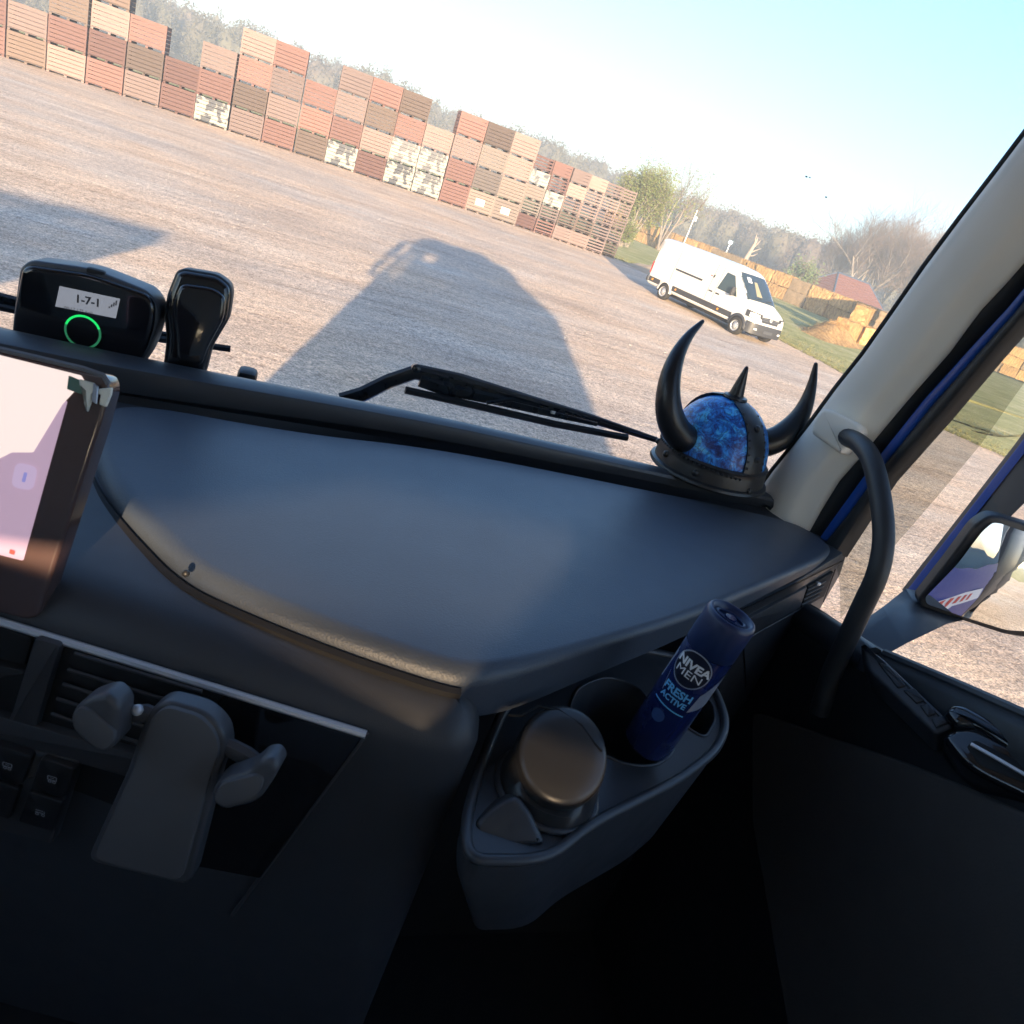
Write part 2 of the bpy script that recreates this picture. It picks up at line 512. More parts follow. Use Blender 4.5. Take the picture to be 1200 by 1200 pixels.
m_pane_dim = glass('dim_beam_glass', (.24, .23, .22), .5); m_pane_bright = glass('bright_beam_glass', (.66, .64, .62), .5)  # upper pane clearer, lower one darker, to grade the added sun patch
pane_up = [(-.55, -.1865), (-.54, -.174), (-.46, -.166), (-.24, -.135), (.09, -.137), (.04, -.165), (-.03, -.183), (-.30, -.190)]
pane_lo = [(-.55, -.1865), (-.56, -.188), (-.31, -.21), (-.10, -.248), (-.08, -.232), (-.055, -.193), (-.03, -.183), (-.30, -.190)]
for lp, mm_ in ((pane_up, m_pane_bright), (pane_lo, m_pane_dim), (ops[1], m_pane_dim)):
    mb = MB(); mb.poly([(q[0], REAR - .02, H + q[1]) for q in lp]); L(mb, 'added_sun_pane', mm_, smooth=0)
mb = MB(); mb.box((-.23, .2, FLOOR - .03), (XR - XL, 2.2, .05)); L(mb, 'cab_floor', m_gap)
mb = MB(); mb.box((XL + .02, .2, 2.0), (.05, 2.05, 1.3)); mb.box((XL + .02, -.7, 3.1), (.05, .25, .95)); L(mb, 'driver_door', m_dash)
mb = MB(); mb.box((XL + .02, .2, 3.07), (.006, 1.5, .84)); L(mb, 'driver_door_window', m_dglass)
mb = MB(); mb.tube([(XL + .03, 1.12, 2.55), (XL + .05, .95, 3.2), (XL + .08, .8, 3.85)], .06, 8); L(mb, 'windscreen_pillar', m_beige)
mb = MB()                                                                 # nose of the cab under the windscreen and the chassis
mb.rbox((-.23, 1.36, 1.48), (2.5, .2, 1.75), .08); mb.cur = 0
L(mb, 'nose_panel', m_blue)
mb = MB(); mb.box((-.23, -2.6, .95), (.9, 8.0, .3)); L(mb, 'chassis', m_dark)
def wheel_mb(x, y, r_=.5, w=.32):
    w_ = MB(); w_.lathe([(.02, -w / 2), (r_ * .55, -w / 2), (r_ * .62, -w / 2), (r_ * .95, -w / 2), (r_, -w * .35), (r_, w * .35), (r_ * .95, w / 2), (r_ * .6, w / 2), (.02, w / 2 - .05)], (x, y, r_), (1, 0, 0), 24); return w_
for x, y in ((XL + .2, .6), (XR - .2, .6), (XL + .25, -4.8), (XR - .25, -4.8)): L(wheel_mb(x, y), 'wheel', m_seal)
mb = MB()                                                                 # unseen stand-in body, added for its ground shadow, narrowed to clear the openings
mb.rbox((.68, -2.3, 2.72), (.70, 1.9, 3.04), .08); mb.rbox((.68, -5.4, 2.68), (.70, 4.3, 2.9), .12)
L(mb, 'shadow_body', m_dash)

# ---- windscreen
def ws_y(x, z):                                                           # glass surface
    k = max(0, abs(x + .24) - .55) / .7
    return 1.285 - .17 * k ** 2.2 - .26 * (z + .47)
mb = MB(); NXW = 24
mb.loft([[Vector((XL + .05 + (XR - .09 - XL - .05) * i / NXW, ws_y(XL + .05 + (XR - .14 - XL) * i / NXW, z), H + z)) for i in range(NXW + 1)] for z in (-.52, -.2, .2, .6, .92)], closed=False)
ws_ob = L(mb, 'windscreen', m_wglass)
def on_glass(x, y):
    Yg = 1.1
    for _ in range(12): p = pY(x, y, Yg); Yg = ws_y(p.x, p.z - H) - .002
    return p
for sx_, sy_, sr_ in ((945, 207, .0016), (949, 208, .0012), (968, 231, .0015)):    # dried insects and dirt on the glass
    q = on_glass(sx_, sy_); mb = MB(); mb.sphere(q, sr_, 7, 4, (1.6, .25, .8)); L(mb, 'dirt_speck', m_dark, ws_ob)

# ---- dash ledge under the windscreen
xe = pz(912, 586, -.385).x
def ledge_y(x): t = min(1, max(0, (x + .40) / .80)); t = t * t * (3 - 2 * t); return .998 + .074 * t, 1.055 + .047 * t, t
mb = MB(); rings = []
for x, sh in ((XL + .05, 0), (-1, 0), (-.5, 0), (-.2, 0), (-.1, 0), (0, 0), (.08, 0), (.16, 0), (.24, 0), (.32, 0), (.5, 0), (.75, 0), (xe - .05, 0), (xe - .012, .0), (xe, .003)):
    yf, yr, t = ledge_y(x); zb = -.425 + .012 * t + .010 * max(0, (x - .4) / .5)
    prof = [(yf - .02 + .05 * t, -.50), (yf + .03, -.437), (yf + .016, zb - .003), (yf + .004, zb), (yf + .001, -.393), (yf + .004, -.388), (yf + .010, -.3865), (yr - .012, -.3845), (yr, -.3855), (yr + .016, -.392), (1.25, -.470), (1.30, -.50), (1.30, -.6)]
    rings.append([Vector((x, min(y, ws_y(x, -.47) - .012), H + z - (sh if z > -.42 else 0))) for y, z in prof])
rings.append([q + Vector((.004, 0, -.008)) for q in rings[-1]])
mb.loft(rings, closed=False, cap1=True)
L(mb, 'windscreen_ledge', m_cowl)
mb = MB(); mb.tube([Vector((x, ws_y(x, -.455) - .016, H - .474)) for x in [XL + .06 + i * (XR - .12 - XL) / 20 for i in range(21)]], .014, 6); L(mb, 'windscreen_rubber', m_seal)

# ---- padded lid of the passenger side
def ztop(x, y): return -.405 - .012 * min(1, max(0, (.9 - x) / 1.1)) - .004 * max(0, (.75 - y) / .3)
lo = []
def lidp(px_, py_, z, zb, r_): p = pz(px_, py_, z); lo.append((p.x, p.y, zb, r_))
lo.append((-.185, .978, -.46, .008))
for q in ((105, 530), (118, 570), (150, 612), (215, 680)): lidp(*q, -.430, -.47, .022)
for q in ((300, 716), (400, 756), (500, 790), (550, 803)): lidp(*q, -.428, -.47, .020)
lidp(600, 823, -.462, -.475, .016)
for q, zb in (((700, 789), -.462), ((790, 752), -.45), ((880, 706), -.436), ((978, 655), -.420)): lidp(*q, zb, zb, .011)
lo.append((1.000, .985, -.42, .012)); lo.append((.955, 1.034, -.42, .008)); lo.append((.45, 1.036, -.44, .006)); lo.append((.25, 1.028, -.44, .006)); lo.append((.05, .985, -.44, .006))
P3 = [Vector((a, b, 0)) for a, b, _, _ in lo]
def dense(vals, n=2):
    pts = [Vector(v) for v in vals]
    for _ in range(n):
        o_ = []
        for i in range(len(pts)):
            a, b = pts[i], pts[(i + 1) % len(pts)]
            o_ += [a * .78 + b * .22, a * .22 + b * .78]
        pts = o_
    return pts
D4 = dense([Vector((a, b, c, d)) for a, b, c, d in lo], 3)
if sum(D4[i][0] * D4[(i + 1) % len(D4)][1] - D4[(i + 1) % len(D4)][0] * D4[i][1] for i in range(len(D4))) < 0: D4 = D4[::-1]
pl = [Vector((q[0], q[1])) for q in D4]
rings = [[Vector((q[0], q[1], H + q[2])) for q in D4]]
for j in range(7):
    a = math.pi / 2 * j / 6
    ring = []
    n_ = len(pl)
    for i in range(n_):
        a1, b1, c1 = pl[i - 1], pl[i], pl[(i + 1) % n_]
        e1, e2 = b1 - a1, c1 - b1
        n1 = Vector((-e1.y, e1.x)).normalized(); n2 = Vector((-e2.y, e2.x)).normalized(); nn = n1 + n2
        r_ = D4[i][3]
        q = b1 + nn * (r_ * (1 - math.cos(a)) / max(.35, nn.length_squared / 2))
        ring.append(Vector((q.x, q.y, H + ztop(q.x, q.y) - r_ + r_ * math.sin(a))))
    rings.append(ring)
cen = Vector((.38, .80))
for k in (.82, .55, .25):
    rings.append([Vector((cen.x + (q.x - cen.x) * k, cen.y + (q.y - cen.y) * k, H + ztop(cen.x + (q.x - cen.x) * k, cen.y + (q.y - cen.y) * k))) for q in rings[7]])
mb = MB(); mb.loft(rings, cap1=True)
lid = L(mb, 'dash_lid', m_lid, smooth=70)
gr = [Vector((q.x, q.y, H - .4385)) for q, d in zip(inset([Vector((q[0], q[1])) for q in D4], -.003), D4) if q.y < .95 and (q.x < .225)]
k0 = max(range(len(gr)), key=lambda i: (gr[i] - gr[i - 1]).length); gr = gr[k0:] + gr[:k0]
L(MB().tube(gr, .0058, 6), 'lid_gap', m_gap, lid)
mb = MB(); p = pz(218, 672, -.42); mb.sphere(p, .0036, 8, 5); L(mb, 'lid_button', m_dark, lid)

# ---- lower dash: a skin that rolls over from the lid seam to the vent face, and round its passenger corner
A = pz(0, 725, -.477); B = pz(430, 858, -.477)
dirp = (B - A).normalized(); dirp.z = 0; dirp.normalize()
A0 = A - dirp * 1.0; A0.z = B.z = 0; A.z = 0
path = [Vector((A0.x, A0.y, 0)), A - dirp * .4, A, A.lerp(B, .5), B, B + dirp * .05]
corner = [B + dirp * .085 + Vector((.0, .006, 0)), B + dirp * .11 + Vector((.004, .03, 0)), B + dirp * .115 + Vector((.008, .09, 0)), B + dirp * .115 + Vector((.012, .2, 0)), B + dirp * .115 + Vector((.012, .4, 0))]
path = chaikin(path + corner, 2, False)
mb = MB(); rings = []
for i, q in enumerate(path):
    t = (path[min(i + 1, len(path) - 1)] - path[max(i - 1, 0)]).normalized()
    nin = Vector((-t.y, t.x, 0))
    row = []
    for off, z in ((0, -1.9), (0, -1.2), (0, -.70), (-.0, -.50), (0, -.482), (.003, -.470), (.010, -.458), (.022, -.447), (.036, -.4405), (.056, -.437), (.09, -.436)):
        g_ = q + nin * off; row.append(Vector((g_.x, g_.y, H + z)))
    inner = q + nin * .09
    row.append(Vector((min(inner.x, .1) - .02, 1.0, H - .43)))
    rings.append(row)
mb.loft(rings, closed=False)
lower = L(mb, 'lower_dash', m_dash, smooth=60)
# vent face frame (vertical, facing the driver)
VN = Vector((dirp.y, -dirp.x, 0))
VF = Frame(B + Vector((0, 0, H - .477)), VN)
chrome = L(MB().tube([A - dirp * .6 + VN * .003 + Vector((0, 0, H - .477)), A + VN * .003 + Vector((0, 0, H - .477)), B + VN * .003 + Vector((0, 0, H - .477))], .0038, 8), 'trim_strip', m_trim)
mb = MB(); a, b = VF.px(430, 860, .004), VF.px(352, 965, .004)
b2 = (a[0] + (b[0] - a[0]) * 2.2, a[1] + (b[1] - a[1]) * 2.2)
mb.tube([VF.p(*a, .003), VF.p(*b, .003), VF.p(*b2, .003)], .0022, 6); L(mb, 'panel_edge_strip', m_frame)
# vent housing: dark recess face, frame bars, slats
def panel(name, px_, off, thick, r_, mat, parent=None, fr=VF, rr=.004):
    poly = round_poly(fr.pts(px_, off), rr)
    mb = MB(); mb.pad(fr, poly, off, thick, r_, 2)
    return L(mb, name, mat, parent)
vent = panel('centre_vent', [(70, 757), (262, 813), (196, 968), (30, 905)], .004, .01, .001, m_gap)
panel('glossy_panel', [(262, 815), (424, 866), (305, 1030), (150, 1000), (212, 890)], .005, .01, .001, m_gloss)
p0 = [(85, 768), (77, 787), (71, 804), (64, 821), (58, 839)]
for i, (x, y) in enumerate(p0):
    x1, y1 = x + 150 - 8 * i, y + 45 - 1.5 * i
    a, b = VF.px(x, y, .012), VF.px(x1, y1, .012)
    mb = MB(); mb.tube([VF.p(*a, .009), VF.p(*b, .009)], .0019, 6, flat=.9); L(mb, 'slat', m_slat, vent)
panel('side_vent', [(-60, 715), (38, 748), (8, 848), (-90, 815)], .004, .01, .001, m_gap)
panel('vent_flap', [(-60, 765), (30, 788), (16, 838), (-80, 808)], .012, .01, .003, m_dark)
panel('frame_bar', [(40, 748), (70, 757), (40, 858), (8, 848)], .012, .012, .003, m_frame)
panel('frame_bar', [(-90, 815), (40, 852), (205, 897), (196, 925), (-100, 842)], .013, .012, .003, m_frame)
# switches
sw = panel('switch_panel', [(-60, 855), (92, 893), (60, 990), (-90, 950)], .015, .012, .003, m_frame)
def lorry_icon(fr, x, y, off, s_, parent, kind):
    a, b = fr.px(x, y, off); mb = MB()
    def rect(u, v, w, h):
        mb.poly([fr.p(a + (u - w / 2) * s_, b + (v - h / 2) * s_, off), fr.p(a + (u + w / 2) * s_, b + (v - h / 2) * s_, off), fr.p(a + (u + w / 2) * s_, b + (v + h / 2) * s_, off), fr.p(a + (u - w / 2) * s_, b + (v + h / 2) * s_, off)])
    def ring(u, v, r0, r1):
        for k in range(10):
            t0, t1 = 2 * math.pi * k / 10, 2 * math.pi * (k + 1) / 10
            mb.poly([fr.p(a + (u + r_ * math.cos(t)) * s_, b + (v + r_ * math.sin(t)) * s_, off) for r_, t in ((r0, t0), (r1, t0), (r1, t1), (r0, t1))])
    if kind == 0:
        rect(0, .45, 1.2, .12); rect(-.6, .1, .12, .6); rect(.6, .1, .12, .6); rect(0, -.2, 1.2, .12); ring(-.3, -.5, .14, .26); ring(.3, -.5, .14, .26); rect(0, .15, .5, .1)
    else:
        rect(-.15, .3, 1.1, .14); rect(-.15, -.1, 1.1, .14); rect(.55, .1, .12, .5); ring(-.45, -.45, .14, .26); ring(.4, -.45, .14, .26)
    mb.build('button_symbol', m_icon, parent, smooth=0)
for bx in (((-8, 872), (38, 887), (24, 922), (-20, 908)), ((-21, 911), (23, 925), (10, 962), (-34, 948)), ((47, 889), (88, 901), (75, 937), (34, 925)), ((33, 928), (74, 940), (62, 976), (20, 964))):
    bt = panel('button', bx, .021, .01, .0025, m_btn, sw)
    cx_, cy_ = sum(q[0] for q in bx) / 4, sum(q[1] for q in bx) / 4
    lorry_icon(VF, cx_, cy_, .0216, .0068, bt, 0 if bx[0][1] < 900 else 1)

# ---- centre screen
SB = pz(45, 721, -.462)
SF = Frame(SB, Vector((-.15, -.86, .50)))
SF = Frame(SB, Vector((-.22, -.92, .30)))
scr_o = [(-150, 372), (0, 410), (98, 433), (124, 440), (128, 455), (118, 495), (45, 722), (30, 727), (-190, 668)]
poly = round_poly(SF.pts(scr_o), .006)
mb = MB(); mb.pad(SF, poly, .0, .022, .003, 3)
screen = L(mb, 'centre_screen', m_bezel)
a, b, c_ = SF.px(-150, 371), SF.px(98, 432), SF.px(126, 445)
mb = MB(); mb.tube([SF.p(*a, .001), SF.p(*SF.px(0, 409), .001), SF.p(*b, .001), SF.p(*SF.px(121, 440), 0), SF.p(*SF.px(126, 450), -.002)], .0026, 6); L(mb, 'screen_rim', m_grey0, screen)
def scr_poly(name, px_, off, mat, rr=.002):
    mb = MB(); mb.poly([SF.p(q[0], q[1], off) for q in ccw(round_poly(SF.pts(px_), rr))]); return L(mb, name, mat, screen, smooth=0)
m_s1 = emit('screen_lilac', (.60, .42, .55), .13)
m_s2 = emit('screen_sunlit_glow', (.95, .76, .70), .19)
m_s3 = emit('screen_button', (.62, .47, .66), .14)
m_s4 = emit('screen_icon', (.35, .34, .75), .12)
scr_poly('display', [(-170, 405), (0, 449), (80, 470), (76, 484), (28, 657), (-190, 602)], .0008, m_s1)
scr_poly('display_sunlit', [(-170, 380), (0, 416), (96, 440), (100, 446), (74, 474), (40, 530), (15, 530), (-5, 540), (-170, 500)], .0013, m_s2, .001)  # sunlight on the upper screen and bezel, put in as a glowing patch
scr_poly('display_button', [(20, 541), (46, 547), (40, 575), (14, 570)], .0018, m_s3, .006)
scr_poly('display_marker', [(13, 643), (19, 645), (18, 650), (12, 648)], .0018, m_red, .0008)
for q_ in ((36, 528), (64, 470)): pass
scr_poly('display_icon', [(30, 553), (34, 554), (31, 565), (27, 564)], .0022, m_s4, .0006)

# ---- dash end on the passenger side
PW = [pz(705, 790, -.462), pz(978, 655, -.420)]
wd = PW[1] - PW[0]; wd.z = 0; wd.normalize()
WF = Frame(PW[0] + Vector((0, 0, 0)), Vector((wd.y, -wd.x, 0)))
def wpanel(name, px_, off, thick, r_, mat, parent=None, rr=.004): return panel(name, px_, off, thick, r_, mat, parent, WF, rr)
dend = wpanel('dash_end', [(868, 718), (990, 645), (993, 650), (986, 672), (955, 725), (930, 790), (880, 905), (820, 960), (845, 800)], -.004, .30, .006, m_dash)
wpanel('end_lip', [(866, 716), (930, 684), (988, 648), (990, 656), (932, 694), (870, 724)], .004, .03, .003, m_cowl, dend, .002)
wpanel('end_panel', [(874, 727), (946, 688), (938, 712), (872, 749)], .0015, .02, .001, m_dash, dend)
ve = wpanel('end_vent', [(948, 687), (977, 670), (966, 699), (939, 713)], .0005, .02, .001, m_gap, dend, .002)
for i in range(4):
    t = i / 3
    a, b = WF.px(947 - 7 * t, 692 + 17 * t, .003), WF.px(968 - 7 * t, 681 + 17 * t, .003)
    MB().tube([WF.p(*a, .002), WF.p(*b, .002)], .0016, 5).build('slat', m_slat, ve)
mb = MB(); mb.rbox(WF.p(*WF.px(959, 684, .006), .006), (.009, .006, .006), .002); L(mb, 'vent_knob', m_trim, ve)
a, b = WF.px(868, 754, .002), WF.px(965, 700, .002)
L(MB().tube([WF.p(*a, 0), WF.p(*b, 0)], .0012, 5), 'panel_seam', m_frame, dend)
a, b = WF.px(980, 668, .002), WF.px(966, 706, .002)
L(MB().tube([WF.p(*a, 0), WF.p(*b, 0)], .0014, 5), 'panel_seam', m_frame, dend)

# ---- passenger side pillar, seals and door frame
lpx = [(1166, 205), (1126, 257), (1085, 312), (1048, 365), (1012, 416), (980, 456), (950, 497), (924, 530), (906, 552), (896, 566), (893, 592)]
rpx = [(1222, 278), (1200, 307), (1180, 330), (1150, 362), (1112, 412), (1074, 456), (1037, 500), (1008, 535), (983, 563), (962, 597), (946, 626)]
LP = [pX(*q, .955) for q in lpx]; RP = [pX(*q, 1.0) for q in rpx]
def extend(l, zt):
    d = (l[0] - l[2]); return [l[0] + d * ((zt - l[0].z) / d.z)] + l
LP = extend(LP, H + 1.0); RP = extend(RP, H + 1.0)
mb = MB(); rings = []
for a, b in zip(LP, RP):
    v = b - a; n_ = Vector((-1, -.35, 0)).normalized()
    rings.append([a + Vector((.05, .03, 0)), a, a + v * .04 + n_ * .008, a + v * .12 + n_ * .014, a + v * .35 + n_ * .02, a + v * .62 + n_ * .02, a + v * .72 + n_ * .016, a + v * .80 + n_ * .008, a + v * .93 + n_ * .006, b, b + Vector((.03, .01, 0))])
mb.loft(rings, closed=False)
pillar = L(mb, 'pillar_trim', m_beige, smooth=60)
L(MB().tube([q + Vector((.0, .005, 0)) for q in LP], .0038, 8), 'windscreen_seal', m_seal)
def strip(name, mat, pa, pb, Xa, Xb, thick, bulge=0.0):
    qa = extend([pX(*q, Xa) for q in pa], H + 1.0); qb = extend([pX(*q, Xb) for q in pb], H + 1.0)
    mb = MB(); mb.loft([[a + Vector((thick, 0, 0)), a, a.lerp(b, .3) - Vector((bulge, 0, 0)), a.lerp(b, .7) - Vector((bulge, 0, 0)), b, b + Vector((thick, 0, 0))] for a, b in zip(qa, qb)], closed=False)
    return L(mb, name, mat, smooth=60)
bl1 = [(1222, 311), (1180, 362), (1141, 404), (1083, 468), (1025, 541), (985, 596), (958, 634)]
bl2 = [(1228, 318), (1187, 369), (1148, 412), (1091, 477), (1033, 549), (993, 604), (964, 640)]
gl1 = [(1240, 322), (1200, 370), (1160, 416), (1100, 488), (1037, 560), (1005, 608), (978, 650)]
rr_ = [(1222, 276), (1180, 328), (1150, 360), (1074, 454), (1008, 533), (975, 575), (944, 628)]
strip('door_seal', m_seal, rr_, bl1, 1.004, 1.02, .03, .006)
strip('door_edge', m_blue, bl1, bl2, 1.016, 1.02, .03, .002)
strip('door_window_frame', m_dark, bl2, gl1, 1.012, 1.012, .03, .004)
# grab handle with its beige bracket
HB = [pX(970, 488, .985), pX(1003, 520, .94)]
bf = Frame(pX(975, 500, .93), Vector((-.80, -.55, .15)))
mb = MB(); mb.pad(bf, round_poly(bf.pts([(965, 479), (978, 481), (1011, 498), (1014, 507), (1003, 518), (987, 533), (952, 508), (953, 496)]), .006), .012, .09, .008, 3)
L(mb, 'handle_bracket', m_beige)
hp = [((992, 512), .945), ((1008, 519), .925), ((1021, 536), .91), ((1029, 565), .905), ((1035, 605), .90), ((1036, 640), .90), ((1028, 676), .90), ((1013, 706), .905), ((998, 738), .91), ((985, 765), .92), ((972, 795), .93), ((960, 835), .94)]
mb = MB(); mb.tube(chaikin([pX(*q, X) for q, X in hp], 2, False), .0158, 14); L(mb, 'grab_handle', m_handle, smooth=80)

# ---- passenger door below its window
bpx = [(925, 700), (955, 718), (990, 742), (1032, 768), (1120, 806), (1200, 842), (1300, 890), (1460, 960)]
BP = [pX(*q, 1.0) for q in bpx]
mb = MB()
mb.loft([[p + Vector((.04, 0, -.02)), p + Vector((.022, 0, .004)), p + Vector((.0, 0, .002)), p + Vector((-.012, 0, -.014)), p + Vector((-.014, 0, -.06)), Vector((p.x - .02, p.y, H - .75)), Vector((p.x - .02, p.y, 1.2))] for p in BP], closed=False)
door = L(mb, 'passenger_door', m_dark, smooth=50)
mb = MB(); mb.tube([p + Vector((.006, 0, .004)) for p in BP[3:]], .008, 8); L(mb, 'window_channel', m_dash, door)
mb = MB(); mb.tube([p + Vector((-.01, 0, -.012)) for p in [pX(940, 712, 1.0), pX(960, 724, 1.0), pX(1000, 749, 1.0), pX(1030, 768, 1.0)]], [.026, .026, .027, .024], 12); L(mb, 'door_top_cap', m_cowl, door, smooth=80)
CF = Frame(pX(1050, 930, .962), (-1, 0, .12))
m_card = M('door_card_cloth', (.050, .044, .040), .9, grain=.5, gscale=300, gdist=.001)
mb = MB(); mb.pad(CF, round_poly(CF.pts([(880, 832), (965, 862), (1050, 890), (1130, 922), (1200, 953), (1330, 1010), (1330, 1250), (930, 1250), (880, 960)]), .02), 0, .02, .006, 3); L(mb, 'door_card', m_card, door)
DF = Frame(pX(1075, 815, .955), Vector((-.66, -.12, .74)), (0, 1, .2))
def dpanel(name, px_, off, thick, r_, mat, rr=.006, parent=None):
    mb = MB(); mb.pad(DF, round_poly(DF.pts(px_, off), rr), off, thick, r_, 3); return L(mb, name, mat, parent or door)
dpanel('switch_rail', [(1008, 752), (1034, 770), (1115, 846), (1118, 852), (1096, 860), (1018, 785)], 0, .05, .006, m_dash)
swp = dpanel('window_switch', [(1028, 775), (1042, 780), (1062, 803), (1052, 806)], .003, .006, .002, m_btn, .003)
dpanel('window_switch', [(1058, 808), (1072, 806), (1084, 820), (1074, 824)], .003, .006, .002, m_btn, .002)
dpanel('window_switch', [(1078, 826), (1088, 824), (1097, 836), (1087, 839)], .003, .006, .002, m_btn, .002)
dpanel('window_switch', [(1091, 841), (1104, 838), (1112, 846), (1097, 853)], .003, .006, .002, m_btn, .002)
dpanel('arm_rest', [(1104, 832), (1117, 822), (1132, 824), (1215, 868), (1330, 930), (1330, 960), (1200, 890), (1140, 850), (1118, 850)], .014, .05, .012, m_gloss, .012)
pull = dpanel('door_pull', [(1103, 862), (1118, 852), (1142, 850), (1215, 886), (1330, 950), (1330, 1010), (1200, 932), (1150, 908), (1128, 893)], .008, .05, .010, m_gloss, .014)
dpanel('pull_recess', [(1132, 874), (1142, 866), (1210, 900), (1330, 960), (1330, 985), (1195, 915), (1148, 897)], .0095, .01, .002, m_gap, .006, pull)
a = [DF.px(1138, 871, .016), DF.px(1165, 886, .016), DF.px(1203, 908, .016), DF.px(1320, 970, .016)]
L(MB().tube([DF.p(*q, .014) for q in a], .0026, 8), 'pull_strip', m_trim, pull)
# window glass and the tinted deflector along its leading edge
gq = [pX(*q, 1.025) for q in gl1]
rear = [Vector((1.025, -.55, H + 1.0)), Vector((1.025, -.55, H - .36))]
mb = MB(); mb.poly([gq[0] + (gq[0] - gq[2]) * ((H + 1.0 - gq[0].z) / (gq[0].z - gq[2].z))] + gq + [pX(1000, 742, 1.025), pX(1120, 800, 1.025), pX(1200, 838, 1.025), pX(1460, 955, 1.025), rear[1], rear[0]])
L(mb, 'door_window', m_dglass, smooth=0)
dl = [(1300, 310), (1190, 463), (1150, 520), (1100, 580), (1048, 640), (1030, 668), (985, 725)]
g2 = extend([pX(*q, 1.05) for q in gl1], H + 1.0); d2 = extend([pX(*q, 1.075) for q in dl], H + 1.0)
mb = MB(); mb.loft([[a - (b - a) * .2, a, a.lerp(b, .5) + Vector((.006, 0, 0)), b] for a, b in zip(g2, d2)], closed=False)
L(mb, 'wind_deflector', m_tint)
# outer door skin: blue with a white band and red lettering; only the mirror shows it
mb = MB(); mb.loft([[Vector((XR + .03, y, 1.1)), Vector((XR + .05, y, 1.7)), Vector((XR + .045, y, H - .5 - .10 * (y - .4)))] for y in (1.2, .8, .4, 0, -.4, -.8)], closed=False)
m_skin = M('cab_blue', (.004, .045, .26), .4, var=.03, spec=.25)
skin = L(mb, 'door_skin', m_skin)
mb = MB(); mb.loft([[Vector((XR + .056, y, 1.95)), Vector((XR + .0555, y, 2.12))] for y in (1.1, .5, 0, -.7)], closed=False); L(mb, 'door_stripe', m_white, skin)
mb = MB()
for i in range(9):
    y0 = .75 - i * .13; mb.poly([(XR + .058, y0, 1.99), (XR + .058, y0 - .07, 1.99), (XR + .058, y0 - .10, 2.08), (XR + .058, y0 - .03, 2.08)])
L(mb, 'door_print', m_red, skin, smooth=0)

# ---- passenger side mirror
mf_n = Vector((-.42, -.90, -.02))
MC = pX(1165, 672, 1.36)
mf_n = Vector((-.52, -.85, .05))
MF = Frame(MC, mf_n)
gl_px = [(1163, 612), (1172, 613), (1240, 636), (1262, 690), (1225, 742), (1180, 738), (1130, 722), (1086, 708), (1084, 700), (1120, 660), (1150, 622)]
ho_px = [(1160, 604), (1172, 605), (1262, 632), (1280, 700), (1232, 752), (1178, 744), (1126, 727), (1079, 712), (1076, 702), (1112, 656), (1143, 614)]
mb = MB(); mb.pad(MF, round_poly(MF.pts(ho_px, 0), .012), 0, .035, .006, 3)
mirror = L(mb, 'side_mirror', m_dark)
gp_ = ccw(round_poly(MF.pts(gl_px, .003), .01)); gc = sum(gp_, Vector((0, 0))) / len(gp_); RC = .62      # wide angle glass bulges a little
mb = MB(); mb.loft([[MF.p(gc.x + (q.x - gc.x) * k, gc.y + (q.y - gc.y) * k, .004 - ((q - gc) * k).length_squared / (2 * RC) + .011) for q in gp_] for k in (1, .85, .7, .55, .4, .25, .1, .01)], cap1=True)
L(mb, 'mirror_glass', m_mirror, mirror, smooth=180)
# tall mirror housing edge and lower arm
def bar(name, mat, pts, w0, w1, parent=None, n=None):
    mb = MB(); mb.loft(pts, cap0=True, cap1=True); return L(mb, name, mat, parent or mirror)
def quadsec(pa, pb, X, th): a, b = pX(*pa, X), pX(*pb, X); t = Vector((.5, .86, 0)) * th; return [a, b, b + t, a + t]
bar('mirror_arm', m_dark, [quadsec((1330, 355), (1340, 430), 1.48, .05), quadsec((1200, 527), (1212, 578), 1.46, .05), quadsec((1130, 617), (1168, 622), 1.44, .05), quadsec((1063, 702), (1100, 716), 1.40, .05)], 0, 0)
bar('arm_edge', m_skin, [quadsec((1324, 350), (1332, 357), 1.478, .006), quadsec((1195, 523), (1202, 529), 1.458, .006), quadsec((1126, 612), (1132, 618), 1.438, .006), quadsec((1059, 699), (1065, 704), 1.398, .006)], 0, 0)
bar('lower_arm', m_cowl, [quadsec((1008, 745), (1030, 772), 1.10, .04), quadsec((1040, 722), (1062, 754), 1.16, .04), quadsec((1068, 702), (1110, 731), 1.30, .05), quadsec((1095, 706), (1150, 722), 1.42, .05)], 0, 0)
# driver side mirror: only its shadow falls into the picture
mb = MB(); mb.rbox((-1.74, 1.02, 3.28), (.24, .10, .62), .05); mb.rbox((-1.72, 1.02, 2.78), (.20, .10, .24), .05); mb.tube([(-1.5, 1.1, 3.62), (-1.66, 1.05, 3.66), (-1.74, 1.02, 3.5)], .05, 8); mb.tube([(-1.5, 1.1, 3.05), (-1.74, 1.02, 3.0)], .05, 8); mb.tube([(-1.52, 1.1, 2.5), (-1.7, 1.05, 2.5), (-1.72, 1.02, 2.7)], .06, 8)
L(mb, 'driver_mirror', m_dark)

